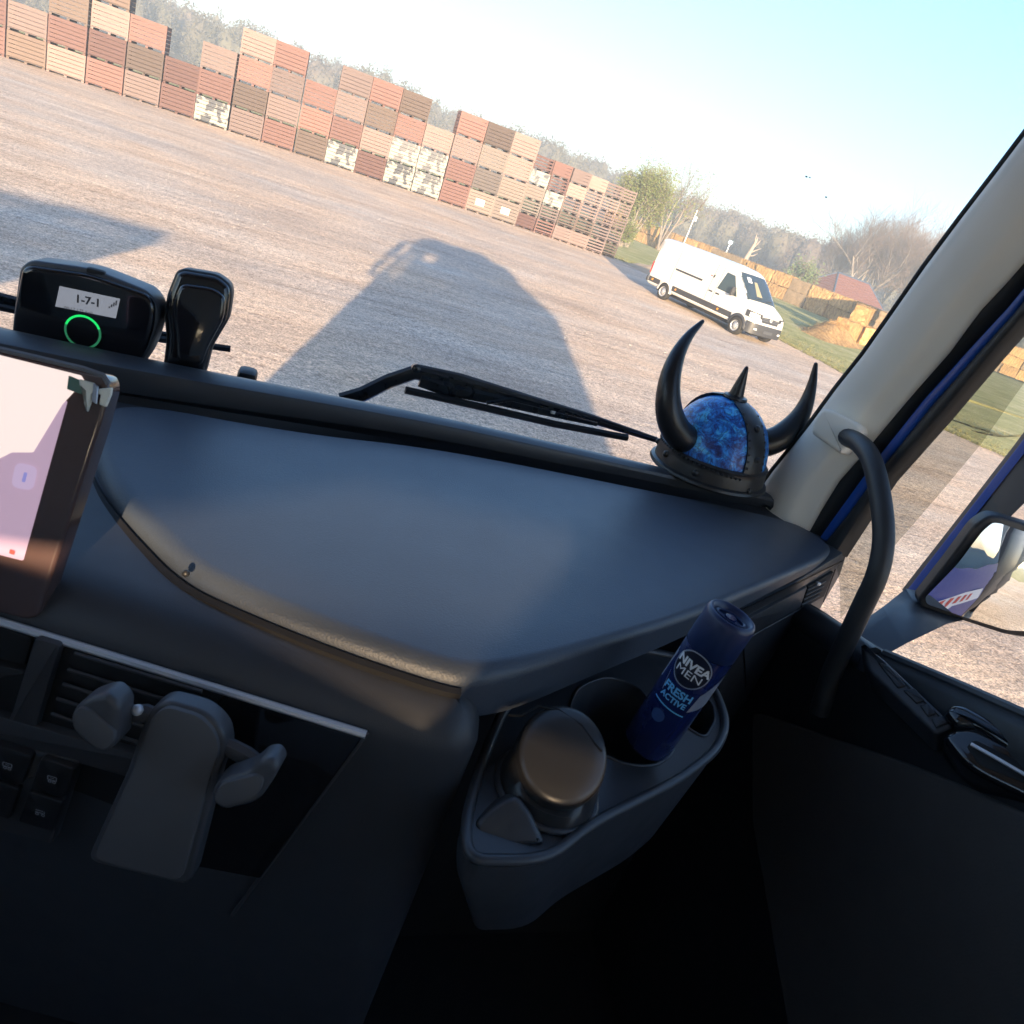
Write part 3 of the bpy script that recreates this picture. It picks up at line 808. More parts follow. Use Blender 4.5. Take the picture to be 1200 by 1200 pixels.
# ---- wipers outside the glass
m_wipe = M('wiper_black', (.013, .014, .016), .28, coat=.3)
m_wsheen = M('wiper_sky_sheen', (.05, .055, .065), .3, coat=.4)
def wiper(arm_px, arm_r, blade_px, Y, blade_r=.008):
    w = L(MB().tube([pY(*q, Y) for q in arm_px], arm_r, 8, flat=.55), 'wiper', m_wipe)
    b0, b1 = pY(*blade_px[0], Y - .012), pY(*blade_px[-1], Y - .012)
    MB().tube([pY(*q, Y - .012) for q in blade_px], blade_r, 6).build('wiper_blade', m_seal, w)
    return w
w1 = wiper([(400, 470), (425, 462), (455, 447), (487, 436), (540, 449), (620, 472), (690, 490), (730, 503), (772, 517)], [.016, .015, .0145, .015, .017, .0135, .010, .008, .005], [(475, 457), (560, 476), (650, 497), (735, 513)], 1.32, .0075)
MB().lathe([(.001, -.004), (.008, -.004), (.008, .010), (.004, .012), (.001, .012)], pY(487, 431, 1.30), (0, -1, .2), 12).build('wiper_pivot', m_wipe, w1)
MB().rbox(pY(648, 483, 1.298), (.010, .006, .007), .002).build('wiper_clip', m_white, w1)
MB().tube([pY(*q, 1.30) for q in [(570, 472), (600, 468), (650, 480), (700, 493)]], .0042, 6).build('wiper_yoke', m_wipe, w1)
MB().tube([pY(*q, 1.312) for q in [(492, 446), (520, 455), (580, 468), (640, 483), (700, 497)]], [.012, .014, .011, .008, .005], 6, flat=.5).build('wiper_linkage', m_wipe, w1)
MB().tube([pY(*q, 1.30) for q in [(488, 430), (540, 442), (620, 466), (690, 487), (770, 514)]], [.006, .0075, .006, .005, .003], 6, flat=.6).build('wiper_lit_edge', m_wsheen, w1)  # paler strip: sky shine on the arm's top edge put into its colour
w2 = wiper([(-60, 336), (0, 352), (60, 366), (190, 394), (250, 404)], [.013, .013, .011, .009, .006], [(-60, 346), (0, 360), (150, 392), (270, 409)], 1.32, .006)
L(MB().rbox(pY(290, 440, 1.2), (.030, .04, .022), .008), 'washer_jet', m_dark)

# ---- cup holder tray
TZ = -.524
tray_o = [pz(*q, TZ) for q in [(548, 1010), (545, 965), (562, 900), (590, 830), (640, 790), (735, 760), (800, 772), (836, 806), (852, 850), (838, 882), (795, 915), (690, 968), (640, 1010)]]
tray_o = round_poly([(p.x, p.y) for p in tray_o], .03, 5)
def hole(px_, r_): return ccw(round_poly([tuple(pz(*q, TZ))[:2] for q in px_], r_, 5))
def circ(px_, r_, n=28):
    c = pz(*px_, TZ); return [Vector((c.x + r_ * math.cos(2 * math.pi * k / n), c.y + r_ * math.sin(2 * math.pi * k / n))) for k in range(n)]
holes = [hole([(664, 838), (676, 806), (712, 792), (752, 806), (770, 846), (790, 868), (788, 884), (770, 898), (735, 897), (700, 882)], .022),
         hole([(800, 850), (806, 830), (822, 812), (836, 826), (838, 845), (826, 866)], .012)]
bm = bmesh.new(); zt = H + TZ
def loop(pts):
    vs_ = [bm.verts.new((q[0], q[1], zt)) for q in pts]
    return [bm.edges.new((vs_[i], vs_[(i + 1) % len(vs_)])) for i in range(len(vs_))]
es = loop(ccw(tray_o))
for h in holes: es += loop(h)
bmesh.ops.triangle_fill(bm, use_beauty=True, use_dissolve=False, edges=es, normal=(0, 0, 1))
bm.verts.index_update()
mb = MB(); mb.add([q.co.copy() for q in bm.verts], [[q.index for q in f.verts] for f in bm.faces]); bm.free()
to = ccw(tray_o)
mb.loft([[Vector((q[0], q[1], zt)) for q in to], [Vector((q[0], q[1], zt - .03)) for q in to], [Vector((.55 + (q[0] - .55) * .8, .6 + (q[1] - .6) * .8, zt - .16)) for q in to]])
for h in holes:
    hc = sum((Vector((q[0], q[1])) for q in h), Vector((0, 0))) / len(h)
    mb.loft([[Vector((q[0], q[1], zt)) for q in h], [Vector((hc.x + (q[0] - hc.x) * .9, hc.y + (q[1] - hc.y) * .9, zt - .10)) for q in h]], cap1=True)
tray = L(mb, 'cup_holder', m_tray, smooth=35)
rim = [Vector((q[0], q[1], zt + .002)) for q in to]
L(MB().tube(rim + rim[:2], .0055, 8, cap=False), 'tray_rim', m_tray, tray, smooth=80)
for h in holes: L(MB().tube([Vector((q[0], q[1], zt + .0005)) for q in h] + [Vector((q[0], q[1], zt + .0005)) for q in h[:2]], .0018, 6, cap=False), 'hole_rim', m_tray, tray, smooth=80)
# corner clip of the tray
q = pz(600, 948, -.505)
TF = Frame(q, (-.25, -.7, .67))
mb = MB(); mb.pad(TF, round_poly(TF.pts([(556, 965), (575, 948), (592, 936), (606, 932), (622, 950), (640, 990), (560, 1000)]), .006), 0, .03, .006, 3); L(mb, 'tray_clip', m_tray, tray)
# footwell: trim below the dash and the side kick panel
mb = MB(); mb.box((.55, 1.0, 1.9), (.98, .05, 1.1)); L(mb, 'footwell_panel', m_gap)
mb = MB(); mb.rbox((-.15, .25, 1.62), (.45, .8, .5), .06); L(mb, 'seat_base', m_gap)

# ================================================================== things in the cab
def flat_text(txt, size, bold=0.0):                                      # outline of a word as a flat mesh, centred on its origin
    cu = bpy.data.curves.new('t', 'FONT'); cu.body = txt; cu.size = size; cu.align_x = 'CENTER'; cu.align_y = 'CENTER'; cu.offset = bold; cu.resolution_u = 3
    ob = bpy.data.objects.new('t', cu); scene.collection.objects.link(ob)
    dg = bpy.context.evaluated_depsgraph_get()
    me = bpy.data.meshes.new_from_object(ob.evaluated_get(dg))
    bt_ = bmesh.new(); bt_.from_mesh(me); bmesh.ops.triangulate(bt_, faces=list(bt_.faces)); bt_.verts.index_update()
    vs_ = [q.co.copy() for q in bt_.verts]; fs = [[q.index for q in f_.verts] for f_ in bt_.faces]; bt_.free()
    bpy.data.objects.remove(ob); bpy.data.curves.remove(cu); bpy.data.meshes.remove(me)
    return vs_, fs

# ---- road toll unit on the ledge
DO = pY(100, 372, 1.10)
base = Vector((DO.x, DO.y, H - .40))
toll = thing('toll_unit', 'black toll box with a small grey display and glowing green ring', 'toll box', base)
EF = Frame(DO, Vector((-.10, -.97, .06)))
ep = [(24, 316), (34, 311), (104, 321), (172, 345), (181, 358), (180, 380), (170, 412), (150, 440), (10, 425), (14, 370)]
mb = MB(); mb.pad(EF, round_poly(EF.pts(ep), .016), 0, .03, .007, 4); mb.build('body', m_gloss, toll)
m_grey = M('grey_shell', (.06, .065, .075), .4, grain=.1)
ep2 = [(20, 314), (32, 305), (104, 315), (172, 342), (184, 360), (183, 380), (173, 412), (152, 442), (8, 427), (12, 370)]
mb = MB(); mb.pad(EF, round_poly(EF.pts(ep2), .018), -.006, .045, .006, 4); mb.build('shell', m_grey, toll)
a = EF.px(109, 321); mb = MB(); mb.rbox(EF.p(a[0], a[1] + .001, -.012), (.024, .012, .010), .004); mb.build('button', m_dark, toll)
m_lcd = emit('lcd_grey', (.42, .44, .50), .10)
m_ring = emit('green_led', (.02, .9, .18), .16)
m_ring2 = emit('green_led_dim', (.05, .35, .16), .07)
m_ink = M('lcd_ink', (.03, .03, .04), .5)
mb = MB(); mb.poly([EF.p(*q, .0008) for q in ccw(EF.pts([(70, 335), (141, 350), (136, 373), (65, 359)]))]); disp = mb.build('display', m_lcd, toll, smooth=0)
def text_on(fr, txt, size, cpx, off, mat, parent, name='lettering', ang=0.0, bold=0.0, sx=1.0):
    vs_, fs = flat_text(txt, size, bold); c = fr.px(*cpx, off); ca, sa = math.cos(ang), math.sin(ang)
    mb = MB(); mb.add([fr.p(c[0] + q.x * sx * ca - q.y * sa, c[1] + q.x * sx * sa + q.y * ca, off) for q in vs_], fs)
    return mb.build(name, mat, parent, smooth=0)
ea = EF.px(70, 335); eb = EF.px(141, 350); eang = math.atan2(eb[1] - ea[1], eb[0] - ea[0])
text_on(EF, '1-7-1', .015, (103, 353), .0014, m_ink, disp, 'digits', eang, .0004)
text_on(EF, '00:17 175 kg/t', .0062, (92, 364), .0014, m_ink, disp, 'digits', eang)
mb = MB()
for i in range(4):
    c = EF.px(128 + 2.6 * i, 361 - 1.0 * i, .0014); w, hh = .0008, .0022 + .0016 * i
    mb.poly([EF.p(c[0] - w, c[1], .0014), EF.p(c[0] + w, c[1], .0014), EF.p(c[0] + w, c[1] + hh, .0014), EF.p(c[0] - w, c[1] + hh, .0014)])
mb.build('signal_bars', m_ink, disp, smooth=0)
c = EF.px(97, 389, .001); rg = []
for k in range(28):
    t = 2 * math.pi * k / 28; rg.append((EF.p(c[0] + .0235 * math.cos(t), c[1] + .0235 * math.sin(t), .001), EF.p(c[0] + .0205 * math.cos(t), c[1] + .0205 * math.sin(t), .0012)))
top_ = rg[2:14]; low_ = rg[13:] + rg[:3]
for nm_, part_, mm_ in (('ring_light', top_, m_ring), ('ring_light', low_, m_ring2)):
    mb = MB(); mb.loft([[q[0] for q in part_], [q[1] for q in part_]], closed=False); mb.build(nm_, mm_, toll, smooth=0)
mb = MB(); mb.rbox(EF.p(*EF.px(95, 420), -.03), (.15, .03, .04), .008); mb.build('foot', m_dark, toll)

# ---- black sensor housing beside it
DO = pY(230, 375, 1.09)
hs = thing('sensor_housing', 'narrow black faceted plastic housing standing beside the toll box', 'sensor', (DO.x, DO.y, H - .41))
GF = Frame(DO, Vector((.02, -.96, .16)))
gp = [(205, 318), (214, 315), (255, 322), (270, 334), (272, 345), (268, 375), (247, 410), (238, 445), (188, 440), (193, 400), (190, 368), (194, 345)]
mb = MB(); mb.pad(GF, round_poly(GF.pts(gp), .008), -.016, .05, .006, 3); mb.build('shell', m_dark, hs)
ifc = [(213, 332), (250, 337), (265, 348), (262, 374), (243, 408), (236, 430), (206, 425), (206, 395), (202, 366), (206, 345)]
A_ = ccw(round_poly(GF.pts(gp), .008)); Bq = ccw(round_poly(GF.pts(ifc), .01))
def resample(p, n, start):
    i0 = max(range(len(p)), key=lambda i: p[i][1] * 2 - abs(p[i][0] - start) * .01); p = p[i0:] + p[:i0]
    L_ = [0]
    for i in range(len(p)): L_.append(L_[-1] + (Vector(p[(i + 1) % len(p)]) - Vector(p[i])).length)
    out = []
    for k in range(n):
        s_ = L_[-1] * k / n; i = max(j for j in range(len(p)) if L_[j] <= s_)
        t = (s_ - L_[i]) / max(1e-9, L_[i + 1] - L_[i]); out.append(Vector(p[i]).lerp(Vector(p[(i + 1) % len(p)]), t))
    return out
c0 = sum((Vector(q[:2]) for q in A_), Vector((0, 0))) / len(A_)
mb = MB(); mb.pad(GF, [c0 + (Vector(q) - c0) * .97 for q in inset(A_, .001)], -.010, .02, .010, 4)
mb.pad(GF, Bq, .002, .018, .006, 3); mb.build('front_cover', m_gloss, hs, smooth=50)

# ---- phone holder clipped to the vent
PHF = Frame(VF.p(0, 0, .055), VN * .97 + Vector((0, 0, .16)))
pb = PHF.px(205, 900)
ph = thing('phone_holder', 'empty grey phone clamp with two spread jaws clipped to the vent', 'phone holder', PHF.p(*pb))
m_ph = M('phone_holder_plastic', (.06, .062, .07), .42, grain=.1)
m_pad = M('phone_holder_rubber', (.085, .085, .09), .7, grain=.2, gscale=800)
back = [(172, 835), (192, 821), (240, 834), (262, 856), (266, 882), (256, 905), (222, 1040), (100, 1010), (150, 900), (160, 868)]
mb = MB(); mb.pad(PHF, round_poly(PHF.pts(back), .012), 0, .018, .004, 3); mb.build('back_plate', m_ph, ph)
face = [(178, 840), (194, 828), (235, 840), (253, 860), (257, 882), (248, 904), (212, 1035), (108, 1008), (156, 900), (166, 868)]
mb = MB(); mb.pad(PHF, round_poly(PHF.pts(face, .004), .012), .004, .006, .002, 2); mb.build('rubber_face', m_pad, ph)
def jaw(pad_px, body_px, arm, depth):
    F2 = Frame(PHF.p(0, 0, depth), PHF.n)
    mb = MB(); mb.pad(F2, round_poly(F2.pts(body_px), .008), 0, .022, .005, 3); j = mb.build('jaw', m_ph, ph)
    mb = MB(); mb.pad(F2, round_poly(F2.pts(pad_px, .003), .007), .003, .005, .002, 2); mb.build('jaw_pad', m_pad, j)
    mb = MB(); mb.tube([PHF.p(*PHF.px(*q, 0), -.008) for q in arm], .0085, 8, flat=.8); mb.build('jaw_arm', m_ph, j)
jaw([(84, 838), (92, 829), (104, 832), (134, 858), (133, 872), (122, 880), (110, 876), (86, 854)], [(81, 838), (92, 824), (112, 816), (126, 814), (140, 828), (139, 846), (136, 874), (122, 883), (108, 880), (83, 857)], [(125, 825), (142, 842), (165, 842), (185, 850)], .022)
jaw([(252, 928), (262, 918), (300, 908), (309, 914), (305, 928), (294, 938), (262, 946), (251, 940)], [(247, 927), (258, 915), (292, 904), (306, 891), (320, 890), (327, 902), (318, 918), (304, 938), (292, 944), (262, 951), (248, 943)], [(300, 905), (284, 892), (268, 884), (250, 876)], .022)
mb = MB(); mb.rbox(PHF.p(*PHF.px(200, 880), -.035), (.04, .05, .04), .008); mb.build('vent_clip', m_dark, ph)
mb = MB(); mb.sphere(PHF.p(*PHF.px(161, 832, 0), .0), .0048, 10, 6); mb.build('clamp_screw', m_trim, ph)

# ---- torn paper tag on the corner of the screen
KF = Frame(SF.p(0, 0, .004), SF.n)
kb = KF.px(105, 458)
m_paper = M('pale_paper', (.84, .83, .72), .8, var=.12, scale=60)
m_green = M('green_print', (.10, .19, .15), .7)
kt = thing('paper_tag', 'torn pale paper tag stuck on the upper corner of the screen', 'paper tag', KF.p(*kb))
mb = MB(); mb.pad(KF, round_poly(KF.pts([(92, 444), (110, 449), (113, 456), (131, 454), (130, 462), (124, 477), (116, 474), (118, 462), (108, 462), (106, 472), (102, 483), (98, 472), (100, 458), (93, 452)]), .0012), .0005, .003, .0008, 1); mb.build('paper', m_paper, kt)
mb = MB(); mb.pad(KF, round_poly(KF.pts([(80, 440), (94, 446), (100, 458), (95, 462), (78, 456)]), .001), .0, .002, .0006, 1); mb.build('printed_strip', m_green, kt)
mb = MB(); mb.pad(KF, round_poly(KF.pts([(110, 449), (116, 453), (114, 474), (108, 470)]), .001), .0014, .0016, .0006, 1); mb.build('clear_tab', m_silver, kt)

# ---- lidded ash pot in the tray
ab = pz(640, 925, TZ)
pot = thing('ash_pot', 'grey lidded ash pot standing in the tray beside the spray can', 'ash pot', (ab.x, ab.y, H + TZ - .03))
ax_ = Vector((0, 0, 1)); Rp = .0505
zb_ = H + TZ - .03
mb = MB(); mb.lathe([(.001, 0), (Rp * .93, 0), (Rp * .95, .02), (Rp, .062), (Rp, .07)], (ab.x, ab.y, zb_), ax_, 40); 
tilt = (Vector((0, 0, 1)) + Vector((-.20, -.46, 0))).normalized()
Rp = .0455
ob_ = Vector((ab.x, ab.y, zb_ + .074))
Ra = []
n_ = 40
ua = Vector((1, 0, 0)); ub = Vector((0, 1, 0))
def rimz(x, y): return -(tilt.x * x + tilt.y * y) / tilt.z
mb = MB()
prof = []
for r_, h in ((1.16, -.074), (1.14, -.05), (1.06, -.026)):
    prof.append([Vector((ab.x + Rp * r_ * math.cos(2 * math.pi * k / n_), ab.y + Rp * r_ * math.sin(2 * math.pi * k / n_), zb_ + .074 + h)) for k in range(n_)])
def lidring(r_, h): return [Vector((ab.x, ab.y, zb_ + .078)) + Vector((Rp * r_ * math.cos(2 * math.pi * k / n_), Rp * r_ * math.sin(2 * math.pi * k / n_), rimz(Rp * r_ * math.cos(2 * math.pi * k / n_), Rp * r_ * math.sin(2 * math.pi * k / n_)))) + tilt * h for k in range(n_)]
mb.loft(prof + [lidring(1.0, -.008), lidring(.995, -.002), lidring(.98, 0)], True, True, False)
mb.build('pot', m_ash, pot, smooth=50)
mb = MB(); mb.loft([lidring(.97, -.003), lidring(.968, .0015), lidring(.94, .004), lidring(.85, .0065), lidring(.6, .009), lidring(.3, .010), lidring(.05, .0104)], True, False, True)
plid = mb.build('lid', m_ash, pot, smooth=60)
def on_lid(px_):                                                          # pixel to the lid surface
    fr = Frame(Vector((ab.x, ab.y, zb_ + .078)) + tilt * .0085, tilt, (0, 1, 0)); a, b = fr.px(*px_); r_ = min(1, math.hypot(a, b) / Rp)
    return fr.p(a, b, -.004 * max(0, (r_ - .5) / .5) ** 2 + .0002)
mb = MB(); mb.tube([on_lid(q) for q in ((597, 836), (611, 837), (631, 826), (655, 830), (682, 850), (698, 872), (706, 880))], .0014, 6); mb.build('hinge_line', m_gap, plid)
# recess of the tray round the pot
mb = MB(); mb.tube([Vector((ab.x + (Rp + .006) * math.cos(2 * math.pi * k / 32), ab.y + (Rp + .006) * math.sin(2 * math.pi * k / 32), H + TZ + .002)) for k in range(34)], .004, 8, cap=False); L(mb, 'pot_ring', m_tray, tray, smooth=80)

# ---- navy spray can leaning in the cup holder
Pt = pd(859, 720, .735)
best = None
for k in range(60):
    q = pd(757, 872, .60 + k * .004); e = abs((q - Pt).length - .172)
    if q.z < Pt.z and (best is None or e < best[0]) and q.z < H + TZ + .02: best = (e, q)
Pb = best[1]
axc = (Pt - Pb).normalized(); Lc = (Pt - Pb).length
can = thing('spray_can', 'navy blue deodorant spray can leaning in the cup holder', 'spray can', Pb)
Rc = .0268
toeye = (EYE - (Pb + Pt) / 2); toeye = (toeye - axc * toeye.dot(axc)).normalized()
side = axc.cross(toeye)                                                   # picture right of the can when its axis is up
def cyl(u, h, r_): a = u / Rc; return Pb + axc * h + (toeye * math.cos(a) + side * math.sin(a)) * r_
mb = MB(); mb.lathe([(.001, 0), (Rc - .003, 0), (Rc, .004), (Rc, Lc - .046)], Pb, axc, 40); body = mb.build('can_body', m_can, can, smooth=50)
mb = MB(); mb.lathe([(Rc - .0006, Lc - .046), (Rc + .0002, Lc - .0445), (Rc + .0001, Lc - .006), (Rc - .0015, Lc - .001), (Rc - .0035, Lc), (Rc - .006, Lc - .001), (Rc - .008, Lc - .006), (.001, Lc - .006)], Pb, axc, 40); cap = mb.build('cap', m_cap, can, smooth=50)
mb = MB(); mb.tube([Pb + axc * (Lc - .0045) + (toeye * math.cos(t) * .010 + side * math.sin(t) * .0155) for t in [2 * math.pi * k / 20 for k in range(22)]], .0016, 6, cap=False); mb.build('spray_ring', m_cap, cap)
mb = MB(); mb.lathe([(.0005, Lc - .006), (.0005, Lc - .003), (.006, Lc - .0035), (.0065, Lc - .006)][1:], Pb, axc, 16); mb.build('spray_button', m_can, cap)
def wrap(vs_, fs, h0, u0, off, name, mat, ang=0.0):
    ca, sa = math.cos(ang), math.sin(ang)
    mb = MB(); mb.add([cyl(u0 + q[0] * ca - q[1] * sa, h0 + q[0] * sa + q[1] * ca, Rc + off) for q in vs_], fs); return mb.build(name, mat, body, smooth=0)
def wtext(txt, size, h0, u0, off, mat, bold=.0003, sx=1.0):
    vs_, fs = flat_text(txt, size, bold); return wrap([(q.x * sx, q.y) for q in vs_], fs, h0, u0, off, 'lettering', mat)
hl = Lc - .066                                                            # centre of the round badge
u0 = -.0035
def disc(r0, r1, n=36):
    vs_ = [(r_ * math.cos(2 * math.pi * k / n), r_ * math.sin(2 * math.pi * k / n)) for r_ in (r0, r1) for k in range(n)]
    return vs_, [(k, (k + 1) % n, n + (k + 1) % n, n + k) for k in range(n)]
vs_, fs = [], []
for a_, b_ in ((.0005, .007), (.007, .014), (.014, .0205)):
    v2, f2 = disc(a_, b_); k0 = len(vs_); vs_ += v2; fs += [tuple(i + k0 for i in f) for f in f2]
wrap(vs_, fs, hl, u0, .0003, 'badge', M('badge_navy', (.004, .006, .022), .4))
wrap(*disc(.0198, .0212), hl, u0, .0005, 'badge_ring', m_silver)
wtext('NIVEA', .0128, hl + .0048, u0, .0012, m_white, .0005, 1.05)
wtext('MEN', .0124, hl - .0060, u0, .0012, m_white, 0.0, 1.2)
wtext('FRESH', .0128, hl - .0305, u0 + .001, .0010, m_cyan, .0004, .95)
wtext('ACTIVE', .0094, hl - .0410, u0 + .001, .0010, m_cyan, .0003, .95)
def quadw(pts, name, mat, off=.0004, n=10):
    vs_, fs = [], []
    for i in range(n + 1):
        t = i / n
        a = Vector(pts[0]).lerp(Vector(pts[1]), t); b = Vector(pts[3]).lerp(Vector(pts[2]), t); vs_ += [a, b]
    fs = [(2 * i, 2 * i + 2, 2 * i + 3, 2 * i + 1) for i in range(n)]
    wrap([tuple(q) for q in vs_], fs, 0, 0, off, name, mat)
quadw([(.0165, hl - .046), (.040, hl - .034), (.040, hl + .010), (.0195, hl - .022)], 'silver_band', m_silver)
quadw([(-.018, hl - .040), (-.022, hl - .022), (-.034, hl + .008), (-.036, hl - .034)], 'silver_band', m_silver)
quadw([(-.022, hl - .050), (.016, hl - .052), (.016, hl - .0535), (-.022, hl - .0515)], 'light_line', m_cyan)
wrap(*disc(.0005, .0075), hl - .066, u0 - .003, .0004, 'small_badge', M('badge_blue', (.03, .07, .2), .4))
# ---- horned toy helmet on the ledge
hc = pz(832, 557, -.385)
hN, hF = pz(767, 541, -.385), pz(895, 577, -.385)
hw = (hF - hN).length / 2
hz = H - .384
HC = Vector(((hN.x + hF.x) / 2, (hN.y + hF.y) / 2, hz)) + Vector((.36, .93, 0)) * .022 - Vector((right0.x, right0.y, 0)) * .005
helm = thing('viking_helmet', 'small black toy helmet with two long horns and blue marbled dome', 'helmet', HC)
a0 = Vector((right0.x, right0.y, 0)); b0 = Vector((fw0.x, fw0.y, 0))
phi = R(38)
hornax = (a0 * math.cos(phi) + b0 * math.sin(phi)).normalized()           # towards the far horn
frontax = (a0 * math.cos(phi - math.pi / 2) + b0 * math.sin(phi - math.pi / 2)).normalized()
Rr = hw * .905; Zs = (Vector((0, 0, 1)) - a0 * .075).normalized()
def hp_(az, r_, z): return HC + (frontax * math.cos(az) + hornax * math.sin(az)) * r_ + Zs * z
mt, n, l, bs = nodes('blue_marble')
tc = n.new('ShaderNodeTexCoord')
f, vec = noise_tex(n, l, 26, 6, .7, dist=2.4)
f2, _ = noise_tex(n, l, 42, 5, .65, dist=1.8)
cm = ramp(n, l, f, [(.32, (.012, .012, .06)), (.42, (.010, .07, .36)), (.52, (.02, .26, .78)), (.64, (.10, .55, .92))])
vein = ramp(n, l, f2, [(.44, (1, 1, 1)), (.49, (.10, .06, .16)), (.54, (1, 1, 1))])
l.new(mix(n, l, .85, cm, vein, 'MULTIPLY'), bs.inputs['Base Color']); bs.inputs['Roughness'].default_value = .4; bs.inputs['Coat Weight'].default_value = .15
m_marble = mt
bandh = .041; domeh = .152
def dome_r(z): 
    t = max(0, min(1, (z - bandh * .5) / (domeh - bandh * .5))); return Rr * .93 * math.sqrt(max(0, 1 - t ** 2.3))
mb = MB(); prof = [(dome_r(z), z) for z in [bandh * .6 + (domeh - bandh * .6) * (1 - (1 - i / 14) ** 1.6) for i in range(15)]]
prof[-1] = (.002, domeh); mb.lathe(prof, HC, Zs, 48, ref=frontax); mb.build('dome', m_marble, helm, smooth=80)
mb = MB(); mb.lathe([(Rr * .9, .0), (Rr * 1.05, 0), (Rr * 1.075, .004), (Rr * 1.06, .0085), (Rr * 1.0, .011), (Rr * .985, .030), (Rr * .97, bandh - .004), (Rr * .985, bandh), (Rr * .95, bandh + .004), (Rr * .9, bandh + .002)], HC, Zs, 48, ref=frontax); rimb = mb.build('rim_band', m_helm, helm, smooth=45)
def strap(az, w, name):
    rings = []
    for i in range(13):
        z = bandh * .5 + (domeh - bandh * .5) * (1 - (1 - i / 12) ** 1.6) * .99; r_ = dome_r(z)
        wd_ = min(w, r_ * .9) / max(r_, .004)
        row = [hp_(az - wd_, r_ - .002, z), hp_(az - wd_, r_ + .004, z + .001)] + [hp_(az + wd_ * k / 3, r_ + .0048, z + .001) for k in (-2, -1, 0, 1, 2)] + [hp_(az + wd_, r_ + .004, z + .001), hp_(az + wd_, r_ - .002, z)]
        rings.append(row)
    mb = MB(); mb.loft(rings, closed=False); return mb.build(name, m_helm, helm, smooth=50)
def rivet(p, nrm, r_, parent, big=False):
    mb = MB(); mb.lathe([(r_ * 1.25, -.001), (r_ * 1.25, .0012), (r_, .0016), (r_ * .95, r_ * .7), (r_ * .5, r_ * 1.05), (.0002, r_ * 1.1)], p, nrm, 12); return mb.build('rivet', m_helm, parent, smooth=60)
for az in (0, math.pi):
    st = strap(az, .023, 'crest_band')
    if az == 0:
        for z in (.017, .074, .122):
            r_ = dome_r(z) + .005 if z > bandh else Rr * .985; nr = (hp_(0, 1, 0) - HC) + Zs * (.2 + 3.2 * max(0, z - .06) / .07 * .5)
            rivet(hp_(0, r_, z), nr, .0058, st)
        for sgn in (-1, 1):
            for i in range(9):
                z = bandh + .004 + (domeh - .018 - bandh) * i / 8; r_ = dome_r(z)
                rivet(hp_(sgn * min(.0195, r_ * .8) / r_ , r_ + .0044, z), hp_(sgn * .3, 1, .35) - HC, .0018, st)
for az in (math.pi / 2, -math.pi / 2): pass
for az in (-1.05, -1.75, -2.4, 1.0, 1.75): rivet(hp_(az, Rr * .985, .020), hp_(az, 1, .05) - HC, .0058, rimb)
for i in range(26):
    az = -2.4 + i * .085
    if abs(az) < .25: continue
    rivet(hp_(az, Rr * .985, bandh - .006), hp_(az, 1, .1) - HC, .0018, rimb)
top = HC + Zs * domeh
mb = MB(); mb.lathe([(.001, -.004), (.0205, -.004), (.0228, -.001), (.0215, .003), (.0155, .004), (.0145, .006)], top, Zs, 24); sp_b = mb.build('spike_collar', m_helm, helm, smooth=50)
mb = MB(); mb.lathe([(.0138, .004), (.0122, .014), (.0092, .030), (.0060, .046), (.0036, .057), (.0020, .0595), (.0002, .060)], top, Zs, 20); mb.build('spike', m_horn, helm, smooth=60)
def horn(pxs, rads, depths, root, name='horn'):
    pts = [root] + [pd(*q, d) for q, d in zip(pxs, depths)]
    cp = [Vector((*p, r_)) for p, r_ in zip(pts, rads)]
    for _ in range(2):
        o_ = [cp[0]]
        for i in range(len(cp) - 1): o_ += [cp[i] * .75 + cp[i + 1] * .25, cp[i] * .25 + cp[i + 1] * .75]
        o_.append(cp[-1]); cp = o_
    mb = MB(); mb.tube([q.to_3d() if len(q) == 3 else Vector(q[:3]) for q in cp], [q[3] for q in cp], 18)
    mb.sphere(Vector(cp[-1][:3]), cp[-1][3], 10, 6)
    return mb.build(name, m_horn, helm, smooth=70)
dH = (HC + Zs * .06 - EYE).dot(FWD)
rootL = HC - hornax * (Rr * .55) + Zs * .058
rootR = HC + hornax * (Rr * .55) + Zs * .058
dl_, dr_ = (rootL - EYE).dot(FWD), (rootR - EYE).dot(FWD)
hl_ = horn([(796, 512), (783, 486), (783, 450), (792, 418), (806, 394), (823, 377)], [.026, .0275, .0245, .0200, .0145, .0090, .0040], [dl_ - .03, dl_ - .055, dl_ - .065, dl_ - .06, dl_ - .045, dl_ - .03], rootL)
hr_ = horn([(906, 519), (928, 502), (942, 481), (951, 455), (956, 427)], [.027, .0265, .0235, .0160, .0100, .0040], [dr_ - .005, dr_ - .01, dr_ - .02, dr_ - .03, dr_ - .04], rootR)
for h_, rt, d_, rr in ((hl_, rootL, pd(796, 512, dl_ - .03), .0265), (hr_, rootR, pd(906, 519, dr_ - .005), .026)):
    t = (d_ - rt).normalized(); c_ = rt + t * (d_ - rt).length * .55; s1, s2 = None, None
    mb = MB(); mb.lathe([(rr * .9, -.004), (rr * 1.16, -.004), (rr * 1.2, .0), (rr * 1.12, .003), (rr * .95, .004)], c_, t, 24); mb.build('horn_collar', m_helm, h_, smooth=50)

